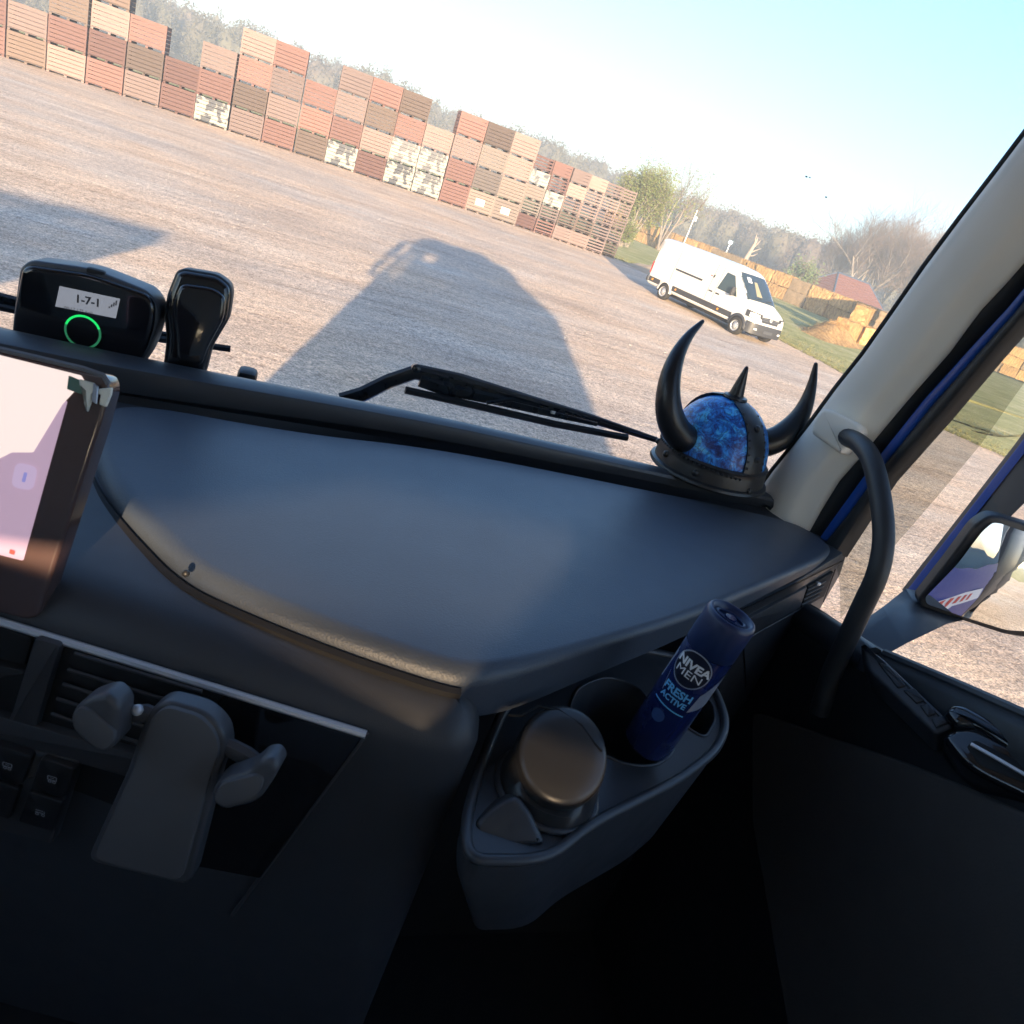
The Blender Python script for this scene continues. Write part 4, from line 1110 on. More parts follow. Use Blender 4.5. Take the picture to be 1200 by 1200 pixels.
# ================================================================== the yard and beyond
def obj_rand(n, l):
    oi = n.new('ShaderNodeObjectInfo'); return oi.outputs['Random']
def wood_mat(name, c1, c2, peel=None):
    mt, n, l, bs = nodes(name)
    f, vec = noise_tex(n, l, 2.2, 6, .65, vec_scale=(1, 1, 7))
    col = mix(n, l, f, c1, c2)
    rv = obj_rand(n, l)
    hv = ramp(n, l, rv, [(0, (.62, .64, .68)), (.5, (1, 1, 1)), (1, (1.4, 1.34, 1.28))])
    col = mix(n, l, .9, col, hv, 'MULTIPLY')
    if peel:
        g, _ = noise_tex(n, l, 2.6, 5, .6, dist=.6)
        k = ramp(n, l, g, [(.47, (0, 0, 0)), (.52, (1, 1, 1))])
        col = mix(n, l, k, col, peel)
    l.new(col, bs.inputs['Base Color']); bs.inputs['Roughness'].default_value = .9; bs.inputs['Specular IOR Level'].default_value = .2
    return mt
m_cred = wood_mat('red_boards', (.108, .062, .058), (.155, .096, .090))
m_cfad = wood_mat('faded_boards', (.140, .104, .100), (.195, .152, .146))
m_ctan = wood_mat('weathered_boards', (.115, .098, .094), (.162, .140, .132))
m_cwht = wood_mat('peeling_boards', (.085, .09, .10), (.125, .13, .145), (.27, .265, .245))
m_cgry = wood_mat('brown_boards', (.09, .07, .062), (.13, .10, .09))
m_label = M('crate_label', (.55, .52, .42), .8)

def crate_mesh(W, D, Hh, rows, gap, mat, label=False):                    # a pallet box: skids, deck, corner posts, boards on four sides
    mb = MB()
    fh = .10
    for sx in (-1, 0, 1): mb.box((sx * (W / 2 - .07), 0, fh / 2 - .01), (.12, D * .98, fh - .02))
    mb.box((0, 0, fh + .012), (W, D, .025))
    for sx in (-1, 1):
        for sy in (-1, 1): mb.box((sx * (W / 2 - .045), sy * (D / 2 - .045), fh + (Hh - fh) / 2), (.07, .07, Hh - fh - .01))
    bh = (Hh - fh - .03) / rows
    for i in range(rows):
        z = fh + .03 + bh * (i + .5); j = rnd.uniform(-.006, .006)
        for s in (-1, 1):
            mb.box((0, s * (D / 2 - .012 + j), z), (W - .012, .022, bh - gap)); mb.box((s * (W / 2 - .012 + j), 0, z), (.022, D - .06, bh - gap))
    if label:
        mb.cur = 1; mb.box((-.02 * W, -D / 2 - .012, fh + (Hh - fh) * .48), (W * .34, .008, (Hh - fh) * .34)); mb.cur = 0
    o = mb.build('wooden_crate', mat, smooth=0, mats=[mat, m_label]); me = o.data; bpy.data.objects.remove(o); return me
BIG, SML = (1.62, 1.2, 1.22), (1.2, 1.0, .84)
cm_ = {}
for nm, mt_ in (('dark red', m_cred), ('faded pink', m_cfad), ('weathered tan', m_ctan), ('peeling white', m_cwht), ('grey brown', m_cgry)):
    cm_[('B', nm, 0)] = crate_mesh(*BIG, 6, .022, mt_); cm_[('S', nm, 0)] = crate_mesh(*SML, 4, .018, mt_)
    cm_[('S', nm, 1)] = crate_mesh(*SML, 4, .085, mt_)
cm_[('B', 'weathered tan', 2)] = crate_mesh(*BIG, 6, .022, m_ctan, True)
tone = {'r': 'dark red', 'f': 'faded pink', 't': 'weathered tan', 'w': 'peeling white', 'g': 'grey brown'}
ordn = ['bottom', 'second', 'third', 'fourth', 'fifth', 'sixth', 'seventh']
GROUP = 'wooden crates stacked along the edge of the yard'
def put_crate(key, x, y, z, rz, label):
    o = bpy.data.objects.new('wooden_crate', cm_[key]); scene.collection.objects.link(o)
    o.location = (x, y, z); o.rotation_euler = (0, 0, rz)
    return tag(o, label, 'crate', GROUP)
# columns counted from the end by the van: (size, colours bottom-up; capital = slatted, l = with a pale label)
cols = [('S', 'GFFFF'), ('S', 'FFFFF'), ('S', 'fGFFf'), ('S', 'fGFff'), ('S', 'RFwRr'), ('S', 'rTtwR'),
        ('B', 'ltff'), ('B', 'lttg'), ('B', 'rrfr'), ('B', 'wwf'), ('B', 'wwrg'), ('B', 'rfgr'), ('B', 'wrff'), ('B', 'grr'), ('B', 'rffr'), ('B', 'fgrf'), ('B', 'wrf'), ('B', 'rr'), ('B', 'fgr'), ('B', 'rrfg'), ('B', 'frg'), ('B', 'gf'), ('B', 'rr')]
x, y = 19.75, 46.2
for ci, (sz, stack) in enumerate(cols):
    W, D, hh = BIG if sz == 'B' else SML
    x -= W / 2
    yy = y + rnd.uniform(-.08, .08) - .035 * (19.75 - x) + (.9 if ci == 0 else 0)
    z = gh(x, yy) - .01
    for k, ch in enumerate(stack):
        sl = 1 if ch.isupper() else 0
        nm = tone['t' if ch == 'l' else ch.lower()]
        key = (sz, nm, 2 if ch == 'l' else (sl if sz == 'S' else 0))
        pos = ['first', 'second', 'third', 'fourth', 'fifth', 'sixth', 'seventh', 'eighth', 'ninth', 'tenth', 'eleventh', 'twelfth', 'thirteenth', 'fourteenth', 'fifteenth', 'sixteenth', 'seventeenth', 'eighteenth', 'nineteenth', 'twentieth', 'twenty-first', 'twenty-second', 'twenty-third'][ci]
        lab = f"{nm} {'slatted ' if sl else ''}crate{' with a pale label' if ch == 'l' else ''}, {ordn[k]} up in the {pos} stack from the van"
        if k == 0: lab = lab.replace('bottom up', 'lowest')
        put_crate(key, x + rnd.uniform(-.02, .02), yy + rnd.uniform(-.05, .05), z, rnd.uniform(-.02, .02) + (R(-4) if ci < 2 else 0), lab)
        z += hh
    x -= W / 2 + rnd.uniform(.0, .05)
# unseen crates added behind the lorry only to shade the near yard
for k in range(2):
    for i in range(3):
        put_crate(('B', 'grey brown', 0), -8.8 + i * 1.35 - .02 * k, -1.2 + .25 * i, k * 1.2 + gh(-6, -1), R(5), f"added unseen crate casting shade from behind the lorry, {['lower', 'upper'][k]} of the {['first', 'middle', 'last'][i]} stack there")

# ---- straw bales
mt, n, l, bs = nodes('straw')
f, vec = noise_tex(n, l, 5.5, 8, .78, vec_scale=(2.2, .8, .8), dist=.5)
g, _ = noise_tex(n, l, 1.1, 4, .6)
h3, _ = noise_tex(n, l, 5, 5, .7)
col = ramp(n, l, f, [(.3, (.19, .12, .055)), (.46, (.38, .255, .125)), (.6, (.47, .335, .175)), (.75, (.58, .45, .26))])
col = mix(n, l, .8, col, ramp(n, l, g, [(.3, (.72, .66, .6)), (.6, (1.1, 1.05, 1.0))]), 'MULTIPLY')
col = mix(n, l, .8, col, ramp(n, l, obj_rand(n, l), [(0, (.70, .68, .66)), (.4, (.95, .93, .9)), (1, (1.15, 1.08, 1.0))]), 'MULTIPLY')
wv = n.new('ShaderNodeTexWave'); wv.wave_type = 'BANDS'; wv.bands_direction = 'X'; wv.inputs['Scale'].default_value = .75; wv.inputs['Distortion'].default_value = 7; wv.inputs['Detail'].default_value = 3; wv.inputs['Detail Scale'].default_value = 2.5
tc = n.new('ShaderNodeTexCoord'); l.new(tc.outputs['Object'], wv.inputs['Vector'])
col = mix(n, l, .5, col, ramp(n, l, wv.outputs['Fac'], [(.05, (.62, .58, .54)), (.3, (1, 1, 1)), (.9, (1.15, 1.13, 1.1))]), 'MULTIPLY')
l.new(col, bs.inputs['Base Color']); bs.inputs['Roughness'].default_value = 1; bs.inputs['Specular IOR Level'].default_value = .1
bump_in(n, l, bs, math_node(n, l, 'ADD', math_node(n, l, 'ADD', f, h3), math_node(n, l, 'MULTIPLY', wv.outputs['Fac'], .4)), .75, .11)
m_straw = mt
m_straw_old = M('old_straw', (.20, .15, .10), 1, var=.5, scale=6, spec=.1)
def bale_mesh(seed, mat, Lx=2.4, Dy=1.2, Hz=1.2):
    bm = bmesh.new(); bmesh.ops.create_cube(bm, size=1)
    bmesh.ops.subdivide_edges(bm, edges=list(bm.edges), cuts=7, use_grid_fill=True)
    for q in bm.verts:
        c = q.co.copy(); p = Vector((c.x * Lx, c.y * Dy, (c.z + .5) * Hz))
        k = max(abs(c.x), 0) ** 1
        edge = sum(1 for t in (abs(c.x), abs(c.y), abs(c.z)) if t > .49)
        s_ = .975 if edge >= 2 else 1.0
        band = .985 - .02 * (abs(math.sin(c.x * math.pi * 4)) < .25)
        w = noise.noise_vector(p * 2.3 + Vector((seed * 7, 0, 0))) * .075 + noise.noise_vector(p * 7 + Vector((seed * 3, 5, 0))) * .05
        q.co = Vector((p.x * s_, p.y * s_ * band, (p.z - Hz / 2) * s_ * band + Hz / 2)) + w
    bm.verts.index_update()
    mb = MB(); mb.add([q.co.copy() for q in bm.verts], [[q.index for q in f_.verts] for f_ in bm.faces]); bm.free()
    # loose straws sticking out of the faces
    r3 = random.Random(seed); vs_, fs = [], []
    for _ in range(420):
        s_ = r3.choice((-1, 1)); ax = r3.choice((0, 1, 1, 2, 2))
        p = Vector((r3.uniform(-.5, .5) * Lx, r3.uniform(-.5, .5) * Dy, r3.uniform(0, 1) * Hz))
        nrm = Vector((0, 0, 0)); nrm[ax] = s_ if ax < 2 else 1
        if ax == 0: p.x = s_ * Lx / 2
        elif ax == 1: p.y = s_ * Dy / 2
        else: p.z = Hz
        d = (nrm + Vector((r3.uniform(-1, 1), r3.uniform(-1, 1), r3.uniform(-1, 1)))).normalized() * r3.uniform(.06, .2)
        sd = d.cross(Vector((r3.random(), r3.random(), r3.random() + .1))).normalized() * .006
        b = len(vs_); vs_ += [p - sd - nrm * .03, p + sd - nrm * .03, p + d]; fs.append((b, b + 1, b + 2))
    mb.add(vs_, fs)
    o = mb.build('straw_bale', mat, smooth=50); me = o.data; bpy.data.objects.remove(o); return me
bms = [bale_mesh(i, m_straw) for i in range(5)] + [bale_mesh(9, m_straw_old)]
def bale(x, y, z, rz, lab, k=None, group='big straw bales stacked at the edge of the field'):
    o = bpy.data.objects.new('straw_bale', bms[k if k is not None else rnd.randrange(5)]); scene.collection.objects.link(o)
    o.location = (x, y, z); o.rotation_euler = (rnd.uniform(-.02, .02), rnd.uniform(-.02, .02), rz + (math.pi if rnd.random() < .5 else 0) + rnd.uniform(-.03, .03))
    o.scale = (1, rnd.uniform(.95, 1.04), rnd.uniform(.96, 1.04))
    return tag(o, lab, 'straw bale', group)
nth = ['first', 'second', 'third', 'fourth', 'fifth', 'sixth', 'seventh', 'eighth', 'ninth', 'tenth', 'eleventh', 'twelfth', 'thirteenth', 'fourteenth', 'fifteenth', 'sixteenth', 'seventeenth', 'eighteenth', 'nineteenth', 'twentieth', 'twenty-first', 'twenty-second']
def bale_row(pts, layers, what, offs=0.0):
    d = []; s_ = 0; pts = [Vector((*p, 0)) for p in pts]
    i = 0; cnt = 0
    tot = sum((pts[k + 1] - pts[k]).length for k in range(len(pts) - 1))
    nb = int(tot / 2.42)
    for b in range(nb):
        t = (b + .5) * 2.42; k = 0
        while t > (pts[k + 1] - pts[k]).length: t -= (pts[k + 1] - pts[k]).length; k += 1
        u = (pts[k + 1] - pts[k]).normalized(); p = pts[k] + u * t; rz = math.atan2(u.y, u.x)
        for z in range(layers if not callable(layers) else layers(b)):
            q = p + Vector((-u.y, u.x, 0)) * rnd.uniform(-.1, .1) + u * (rnd.uniform(-.04, .04) + offs * z)
            bale(q.x, q.y, .12 + z * 1.19, rz, f"{nth[b]} straw bale from the far end, {['lower', 'upper', 'top'][z]} layer of {what}", 5 if rnd.random() < .22 else None)
bale_row([(38.6, 98), (46.2, 67), (50.8, 53)], 2, 'the wall behind the van')
bale_row([(49.5, 51.6), (39.2, 43.2)], lambda b: 3 if b < 3 else 2, 'the tall stack by the barn')
bale_row([(108, 66), (74, 74)], 3, 'the stack beside the door mirror')
for i, (x, y, rz, k) in enumerate([(35.4, 41.6, .5, 0), (37.2, 42.0, 1.2, 2), (36.4, 42.2, .8, 1)]):
    bale(x, y, .12 + (1.15 if i == 2 else 0), rz, ['loosened straw bale lying askew before the high stack', 'straw bale turned end on beside the high stack', 'slumped straw bale resting across two others before the high stack'][i], k)
# heap of loose straw spilled before the stack
def heap(name, c, rx, ry, hz, mat, seed, straws=0, rz=0.0):
    mb = MB(); rings = []
    N = 40
    for j in range(15):
        t = j / 14; row = []
        for k in range(N):
            a = 2 * math.pi * k / N
            rr = t * (1 + .22 * noise.noise(Vector((math.cos(a) * 1.3, math.sin(a) * 1.3, seed))))
            lx, ly = math.cos(a) * rr * rx, math.sin(a) * rr * ry
            z = hz * (math.cos(min(1, t) * math.pi) * .5 + .5) * (1 + .35 * noise.noise(Vector((lx * .8, ly * .8, seed)))) + .12 * noise.noise(Vector((lx * 2.5, ly * 2.5, seed))) * (1 - t)
            row.append(Vector((c[0] + lx * math.cos(rz) - ly * math.sin(rz), c[1] + lx * math.sin(rz) + ly * math.cos(rz), c[2] + z - (.15 if j == 14 else 0))))
        rings.append(row)
    mb.loft(rings)
    r3 = random.Random(seed); vs_, fs = [], []
    for _ in range(straws):
        row = rings[r3.randrange(14)]; p = row[r3.randrange(N)] + Vector((r3.uniform(-.3, .3), r3.uniform(-.3, .3), -.02))
        d = Vector((r3.uniform(-1, 1), r3.uniform(-1, 1), r3.uniform(.1, .9))).normalized() * r3.uniform(.1, .3); sd = d.cross(Vector((.3, .2, 1))).normalized() * .008
        b = len(vs_); vs_ += [p - sd, p + sd, p + d]; fs.append((b, b + 1, b + 2))
    mb.add(vs_, fs)
    return mb.build(name, mat, smooth=50, origin=c)
h_ = heap('straw_heap', (31.5, 38.2, .1), 5.5, 2.0, .9, m_straw, 3, 2500, .75); tag(h_, 'loose heap of spilled straw in front of the high bale stack', 'straw heap')
m_sand = M('sand', (.42, .34, .25), 1, var=.25, scale=1.6, grain=.5, gscale=14, gdist=.05, spec=.1)
h_ = heap('sand_bank', (21.8, 43.6, 0), 2.0, 3.4, .55, m_sand, 8, 0, .2); tag(h_, 'low bank of pale sand beside the end of the crate stacks', 'sand bank')

# ---- van
vb = (pg(775, 350.7) + pg(854, 389)) / 2
Pr, Pf = pg(775, 350.7), pg(854, 389)
vdir = (Pf - Pr).normalized(); vscale = (Pf - Pr).length / 4.49
VS = 1.0
mid = (Pr + Pf) / 2
hx = Vector((-vdir.y, vdir.x, 0))                                        # the van's own left
vori = mid - vdir * 2.245 + hx * .98
van = thing('parked_van', 'white high roof panel van parked on the yard before the straw bales', 'van', (vori.x, vori.y, gh(vori.x, vori.y) - .01), math.atan2(vdir.y, vdir.x))
van.scale = (1.03, 1.03, 1.0)
m_vw = M('van_white', (.52, .52, .505), .3, var=.02, coat=.5)
m_vdk = M('van_plastic', (.035, .037, .043), .55)
m_vgl = M('van_glass', (.03, .045, .055), .06, coat=.6)
m_tyre = M('tyre', (.022, .021, .02), .85)
m_rim = M('wheel_steel', (.42, .43, .45), .4, metal=.5)
m_rim2 = M('grille_chrome', (.16, .165, .17), .3, metal=.4)
m_lens = M('lamp_lens', (.75, .77, .8), .12, coat=.6)
m_rlens = M('tail_lens', (.45, .015, .02), .2, coat=.5)
m_amber = M('amber_lens', (.8, .28, .02), .3)
m_bay = M('van_seat', (.25, .22, .15), .8)
def vbuild(mb, name, mat, parent=None, smooth=40): return mb.build(name, mat, parent or van, smooth, origin=(0, 0, 0)) if False else _vb(mb, name, mat, parent, smooth)
def _vb(mb, name, mat, parent, smooth):
    o = mb.build(name, mat, None, smooth); o.parent = parent or van; return o
# stations along the van: x, floor, top, half width at the belt, tumblehome
ST = [(-1.30, .52, 2.36, .91), (-1.24, .42, 2.45, .955), (-1.0, .40, 2.49, .97), (.5, .40, 2.50, .97), (2.4, .40, 2.495, .97), (3.0, .40, 2.45, .97), (3.3, .40, 2.36, .965), (3.48, .40, 2.24, .965), (3.84, .40, 1.94, .965), (4.18, .40, 1.65, .96), (4.42, .40, 1.41, .955), (4.75, .40, 1.28, .945), (5.0, .38, 1.16, .92), (5.14, .34, 1.02, .88), (5.20, .32, .80, .84), (5.19, .30, .45, .82)]
def lerp_st(x):
    for a, b in zip(ST, ST[1:]):
        if a[0] <= x <= b[0] and b[0] > a[0]:
            t = (x - a[0]) / (b[0] - a[0]); return [a[i] + (b[i] - a[i]) * t for i in range(4)]
    return list(ST[-1])
def wz(w, z):                                                             # half width with height
    return w * (1 - .02 * max(0, (.8 - z)) - .105 * max(0, (z - 1.15) / 1.4) ** 1.3)
rings = []
for x_, z0, zt_, w in ST:
    row = []
    cr = min(.16, (zt_ - z0) * .25)
    zs = [z0, z0 + .06] + [z0 + .06 + (zt_ - cr - z0 - .06) * k / 7 for k in range(1, 8)]
    side_ = [(wz(w, z) - (.05 if i == 0 else 0), z) for i, z in enumerate(zs)]
    wt = wz(w, zt_ - cr)
    for k in range(1, 5):
        a = math.pi / 2 * k / 4; side_.append((wt - cr * 1.3 * (1 - math.cos(a)), zt_ - cr + cr * math.sin(a)))
    side_.append((wt * .4, zt_ + .015))
    row = [Vector((x_, -q[0], q[1])) for q in side_] + [Vector((x_, q[0], q[1])) for q in side_[::-1]]
    rings.append(row)
mb = MB(); mb.loft(rings, True, True, True); vbody = vbuild(mb, 'body', m_vw, None, 32)
def vside(name, pts, mat, s, off=.008, parent=None, n=1, nz=6):           # a patch on the side, s = -1 right side
    def P_(x_, z): st_ = lerp_st(x_); return Vector((x_, s * (wz(st_[3], z) + off), z))
    mb = MB(); a, b, c, d = pts                                           # a,b bottom rear/front; c,d top front/rear
    for i in range(nz):
        t0, t1 = i / nz, (i + 1) / nz
        for j in range(6):
            u0, u1 = j / 6, (j + 1) / 6
            def B(u, t): 
                p = (a[0] + (b[0] - a[0]) * u, a[1] + (b[1] - a[1]) * u); q = (d[0] + (c[0] - d[0]) * u, d[1] + (c[1] - d[1]) * u)
                return P_(p[0] + (q[0] - p[0]) * t, p[1] + (q[1] - p[1]) * t)
            mb.poly([B(u0, t0), B(u1, t0), B(u1, t1), B(u0, t1)])
    return vbuild(mb, name, mat, parent, 60)
for s in (-1, 1):
    vside('side_moulding', [(.42, .52), (4.06, .52), (4.06, .74), (.42, .74)], m_vdk, s, .012)
    vside('side_moulding', [(-1.2, .52), (-.42, .52), (-.42, .74), (-1.2, .74)], m_vdk, s, .012)
    vside('cab_window', [(2.82, 1.36), (3.95, 1.34), (3.42, 2.06), (2.97, 2.08)], m_vgl, s, .008)
    vside('slide_rail', [(.2, 1.38), (1.9, 1.38), (1.9, 1.46), (.2, 1.46)], m_vdk, s, .01)
    vside('door_handle', [(2.46, 1.14), (2.68, 1.14), (2.68, 1.20), (2.46, 1.20)], m_vdk, s, .02)
    vside('door_handle', [(2.86, 1.14), (3.08, 1.14), (3.08, 1.20), (2.86, 1.20)], m_vdk, s, .02)
    vside('side_badge', [(2.2, 1.72), (2.32, 1.72), (2.32, 1.76), (2.2, 1.76)], m_rlens, s, .008)
    vside('side_badge', [(2.36, 1.68), (2.46, 1.70), (2.46, 1.82), (2.36, 1.80)], m_vdk, s, .008)
    for x_ in (.62, 3.25): vside('side_marker', [(x_, .60), (x_ + .09, .60), (x_ + .09, .67), (x_, .67)], m_amber, s, .018)
    vside('side_marker', [(-.98, .60), (-.88, .60), (-.88, .68), (-.98, .68)], m_amber, s, .018)
    # door seams
    for x_ in (.1, 2.38, 2.76): vside('door_seam', [(x_, .76), (x_ + .018, .76), (x_ + .018, 2.25), (x_, 2.25)], m_vdk, s, .004)
    mb = MB(); mb.rbox((-1.27, s * .93, 1.12), (.10, .07, .52), .02); vbuild(mb, 'tail_lamp', m_rlens)
    mb = MB(); mb.rbox((-1.3, s * .80, .60), (.12, .4, .22), .03); vbuild(mb, 'rear_bumper', m_vdk)
    mb = MB(); mb.rbox((3.78, s * 1.10, 1.50), (.10, .20, .34), .04); mb.tube([(3.75, s * .92, 1.40), (3.78, s * 1.06, 1.42)], .03, 6); vm = vbuild(mb, 'wing_mirror', m_vdk)
    for x_ in (0, 4.49):
        mb = MB()
        prof_ = []
        N = 16
        r0, r1 = .37, .45
        arch = [[Vector((x_ + math.cos(math.pi * k / N) * r_, s * (.985 + o_), .36 + math.sin(math.pi * k / N) * r_ * 1.02)) for k in range(N + 1)] for r_, o_ in ((r1 + .02, .004), (r1, .03), (r0, .03), (r0, -.2))]
        mb.loft(arch, closed=False); vbuild(mb, 'wheel_arch', m_vw if x_ == 0 else m_vdk, None, 60)
        mb = MB(); mb.poly([Vector((x_ + math.cos(math.pi * k / N) * .45, s * .994, .36 + math.sin(math.pi * k / N) * .46)) for k in range(N + 1)] + [Vector((x_ - .45, s * .985, .3)), Vector((x_ + .45, s * .985, .3))]); vbuild(mb, 'wheel_housing', m_gap, None, 0)
        mb = MB(); mb.lathe([(.2, -.11), (.3, -.12), (.335, -.10), (.345, -.05), (.345, .05), (.335, .10), (.3, .12), (.215, .115)], (x_, s * .90, .345), (0, s, 0), 28); tw = vbuild(mb, 'wheel', m_tyre, None, 50)
        mb = MB(); mb.lathe([(.215, .115), (.205, .095), (.17, .085), (.15, .10), (.09, .105), (.07, .125), (.03, .13), (.001, .13)], (x_, s * .90, .345), (0, s, 0), 28); vbuild(mb, 'rim', m_rim, tw, 50)
        mb = MB()
        for k in range(10):
            a = 2 * math.pi * k / 10; mb.lathe([(.018, 0), (.018, .004), (.001, .004)], (x_ + .128 * math.cos(a), s * (.90 + .104), .345 + .128 * math.sin(a)), (0, s, 0), 8)
        vbuild(mb, 'rim_holes', m_gap, tw, 0)
# front: windscreen, lamps, grille, bumper
def vtop(x_, yf, off=.006):                                               # point on the sloping front of the cab
    st_ = lerp_st(x_); cr = min(.16, (st_[2] - st_[1]) * .25); wt = wz(st_[3], st_[2] - cr)
    y_ = yf * wt; k = max(0, (abs(yf) - .72) / .28)
    return Vector((x_ + off * .6, y_, st_[2] + .012 * (1 - abs(yf)) - .10 * k ** 2 + off))
mb = MB(); mb.loft([[vtop(x_, yf * (.93 if x_ > 4.4 else .90), .012) for yf in [-1 + .2 * k for k in range(11)]] for x_ in (3.44, 3.6, 3.8, 4.0, 4.2, 4.40)], closed=False); wsx = vbuild(mb, 'windscreen', m_vgl, None, 60)
mb = MB(); mb.rbox((3.86, -.45, 1.95), (.02, .16, .22), .005); mb.rbox((3.5, -.2, 1.7), (.4, .5, .6), .1)
mb = MB(); mb.poly([vtop(3.80, -.55, .02), vtop(3.80, -.30, .02), vtop(3.6, -.30, .02), vtop(3.6, -.55, .02)]); vbuild(mb, 'paper_sign', m_white, wsx, 0)
mb = MB(); mb.poly([vtop(4.25, .1, .018), vtop(4.25, -.25, .018), vtop(3.72, -.12, .018), vtop(3.72, .06, .018)]); vbuild(mb, 'seat_back', m_bay, wsx, 0)
for y0, y1 in ((-.55, .1), (.05, .7)):
    mb = MB(); mb.tube([vtop(4.41, y0, .03), vtop(4.32, (y0 + y1) / 2, .03), vtop(4.30, y1, .03)], .012, 5); vbuild(mb, 'wiper', m_vdk)
def nose(z, yf, off=.01):
    # front face point at height z
    for a, b in zip(ST[11:], ST[12:]):
        if (a[2] >= z >= b[2]): t = (a[2] - z) / (a[2] - b[2]); x_ = a[0] + (b[0] - a[0]) * t; w = a[3] + (b[3] - a[3]) * t; break
    else: x_, w = ST[-1][0], ST[-1][3]
    return Vector((x_ + off - .14 * abs(yf) ** 3 * 0 - .02 * yf * yf, yf * w, z))
def npatch(name, z0, z1, y0, y1, mat, off=.012, n=8, parent=None):
    mb = MB(); mb.loft([[nose(z, y0 + (y1 - y0) * k / n, off) for k in range(n + 1)] for z in (z0, (z0 * 2 + z1) / 3, (z0 + 2 * z1) / 3, z1)], closed=False); return vbuild(mb, name, mat, parent, 60)
gr_ = npatch('grille', .80, 1.07, -.58, .58, m_vdk, .014)
for z in (.89, .95, 1.01): npatch('grille_bar', z, z + .016, -.57, .57, m_rim2, .022, 8, gr_)
mb = MB(); c_ = nose(.96, 0, .03); mb.lathe([(.085, 0), (.085, .012), (.07, .016), (.0005, .016)], c_, (1, 0, .25), 24); bdg = vbuild(mb, 'badge', m_vdk, gr_, 50)
mb = MB()                                                                  # round emblem: ring with two nested chevrons
mb.lathe([(.080, .016), (.080, .020), (.068, .020), (.068, .016)], c_, (1, 0, .25), 24)
ex_ = Vector((1, 0, .25)).normalized(); ey_ = Vector((0, 1, 0)); ez_ = ex_.cross(ey_)
for pts_ in ([(-.030, .055), (0, .012), (.030, .055)], [(-.055, .035), (-.022, -.055), (0, -.012), (.022, -.055), (.055, .035)]):
    mb.tube([c_ + ex_ * .019 + ey_ * a + ez_ * b for a, b in pts_], .007, 4)
vbuild(mb, 'emblem', m_trim, bdg, 0)
for s in (-1, 1):
    hs_ = [(5.16, .50), (5.15, .64), (5.12, .78), (5.05, .89), (4.90, .955), (4.72, .975)]
    mb = MB(); mb.loft([[Vector((x_ + .02 - (z - .86) * .12, s * (y_ + .006), z + .05 * (y_ - .5))) for x_, y_ in hs_] for z in (.84, .92, 1.0, 1.08)], closed=False); hlp = vbuild(mb, 'headlight', m_vdk, None, 60)
    mb = MB(); mb.loft([[Vector((x_ + .032 - (z - .86) * .12, s * (y_ + .014), z + .05 * (y_ - .5))) for x_, y_ in hs_[1:5]] for z in (.87, .93, .99, 1.03)], closed=False); vbuild(mb, 'lamp_glass', m_lens, hlp, 60)
bp_ = []
for z in (.30, .36, .50, .62, .72):
    o_ = .05 if z < .7 else .02
    bp_.append([Vector((4.93, -.985, z)), Vector((5.05, -.96, z)), Vector((5.18 + o_ * .4, -.86, z)), Vector((5.23 + o_, -.55, z)), Vector((5.25 + o_, 0, z)), Vector((5.23 + o_, .55, z)), Vector((5.18 + o_ * .4, .86, z)), Vector((5.05, .96, z)), Vector((4.93, .985, z))])
mb = MB(); mb.loft(bp_, closed=False); bmp = vbuild(mb, 'front_bumper', m_vdk, None, 50)
mb = MB(); mb.box((5.305, 0, .48), (.01, .52, .11)); vbuild(mb, 'number_plate', m_grey, bmp, 0)
for s in (-1, 1):
    mb = MB(); mb.rbox((5.235, s * .70, .50), (.05, .16, .07), .015); vbuild(mb, 'fog_lamp', m_lens, bmp)
mb = MB(); mb.rbox((2.0, 0, .33), (4.6, 1.5, .16), .03); vbuild(mb, 'underbody', m_gap)
mb = MB(); mb.rbox((4.9, 0, .27), (.3, 1.3, .1), .03); vbuild(mb, 'underbody', m_gap)
mb = MB(); mb.rbox((3.3, -.5, 2.62), (.05, .03, .10), .01); vbuild(mb, 'aerial', m_vdk)

# ---- trees, house and the small things along the field
def horizon_at(px_x, dist):                                               # ground point at a distance in the direction of a picture column on the skyline
    d = ray(px_x, 272 + .364 * (px_x - 800)); d.z = 0; d.normalize(); q = d * dist; return Vector((q.x, q.y, .1))
m_bark = M('bark', (.17, .15, .135), .9, var=.3, scale=3, spec=.2)
m_twig = M('twigs', (.15, .11, .09), .9, var=.25, scale=.6, spec=.2)
def prism(mb, a, b, r0, r1, n):
    t = (b - a).normalized(); u = t.orthogonal().normalized(); w = t.cross(u)
    mb.add([a + (u * math.cos(2 * math.pi * k / n) + w * math.sin(2 * math.pi * k / n)) * r0 for k in range(n)] + [b + (u * math.cos(2 * math.pi * k / n) + w * math.sin(2 * math.pi * k / n)) * r1 for k in range(n)], [(k, (k + 1) % n, n + (k + 1) % n, n + k) for k in range(n)])
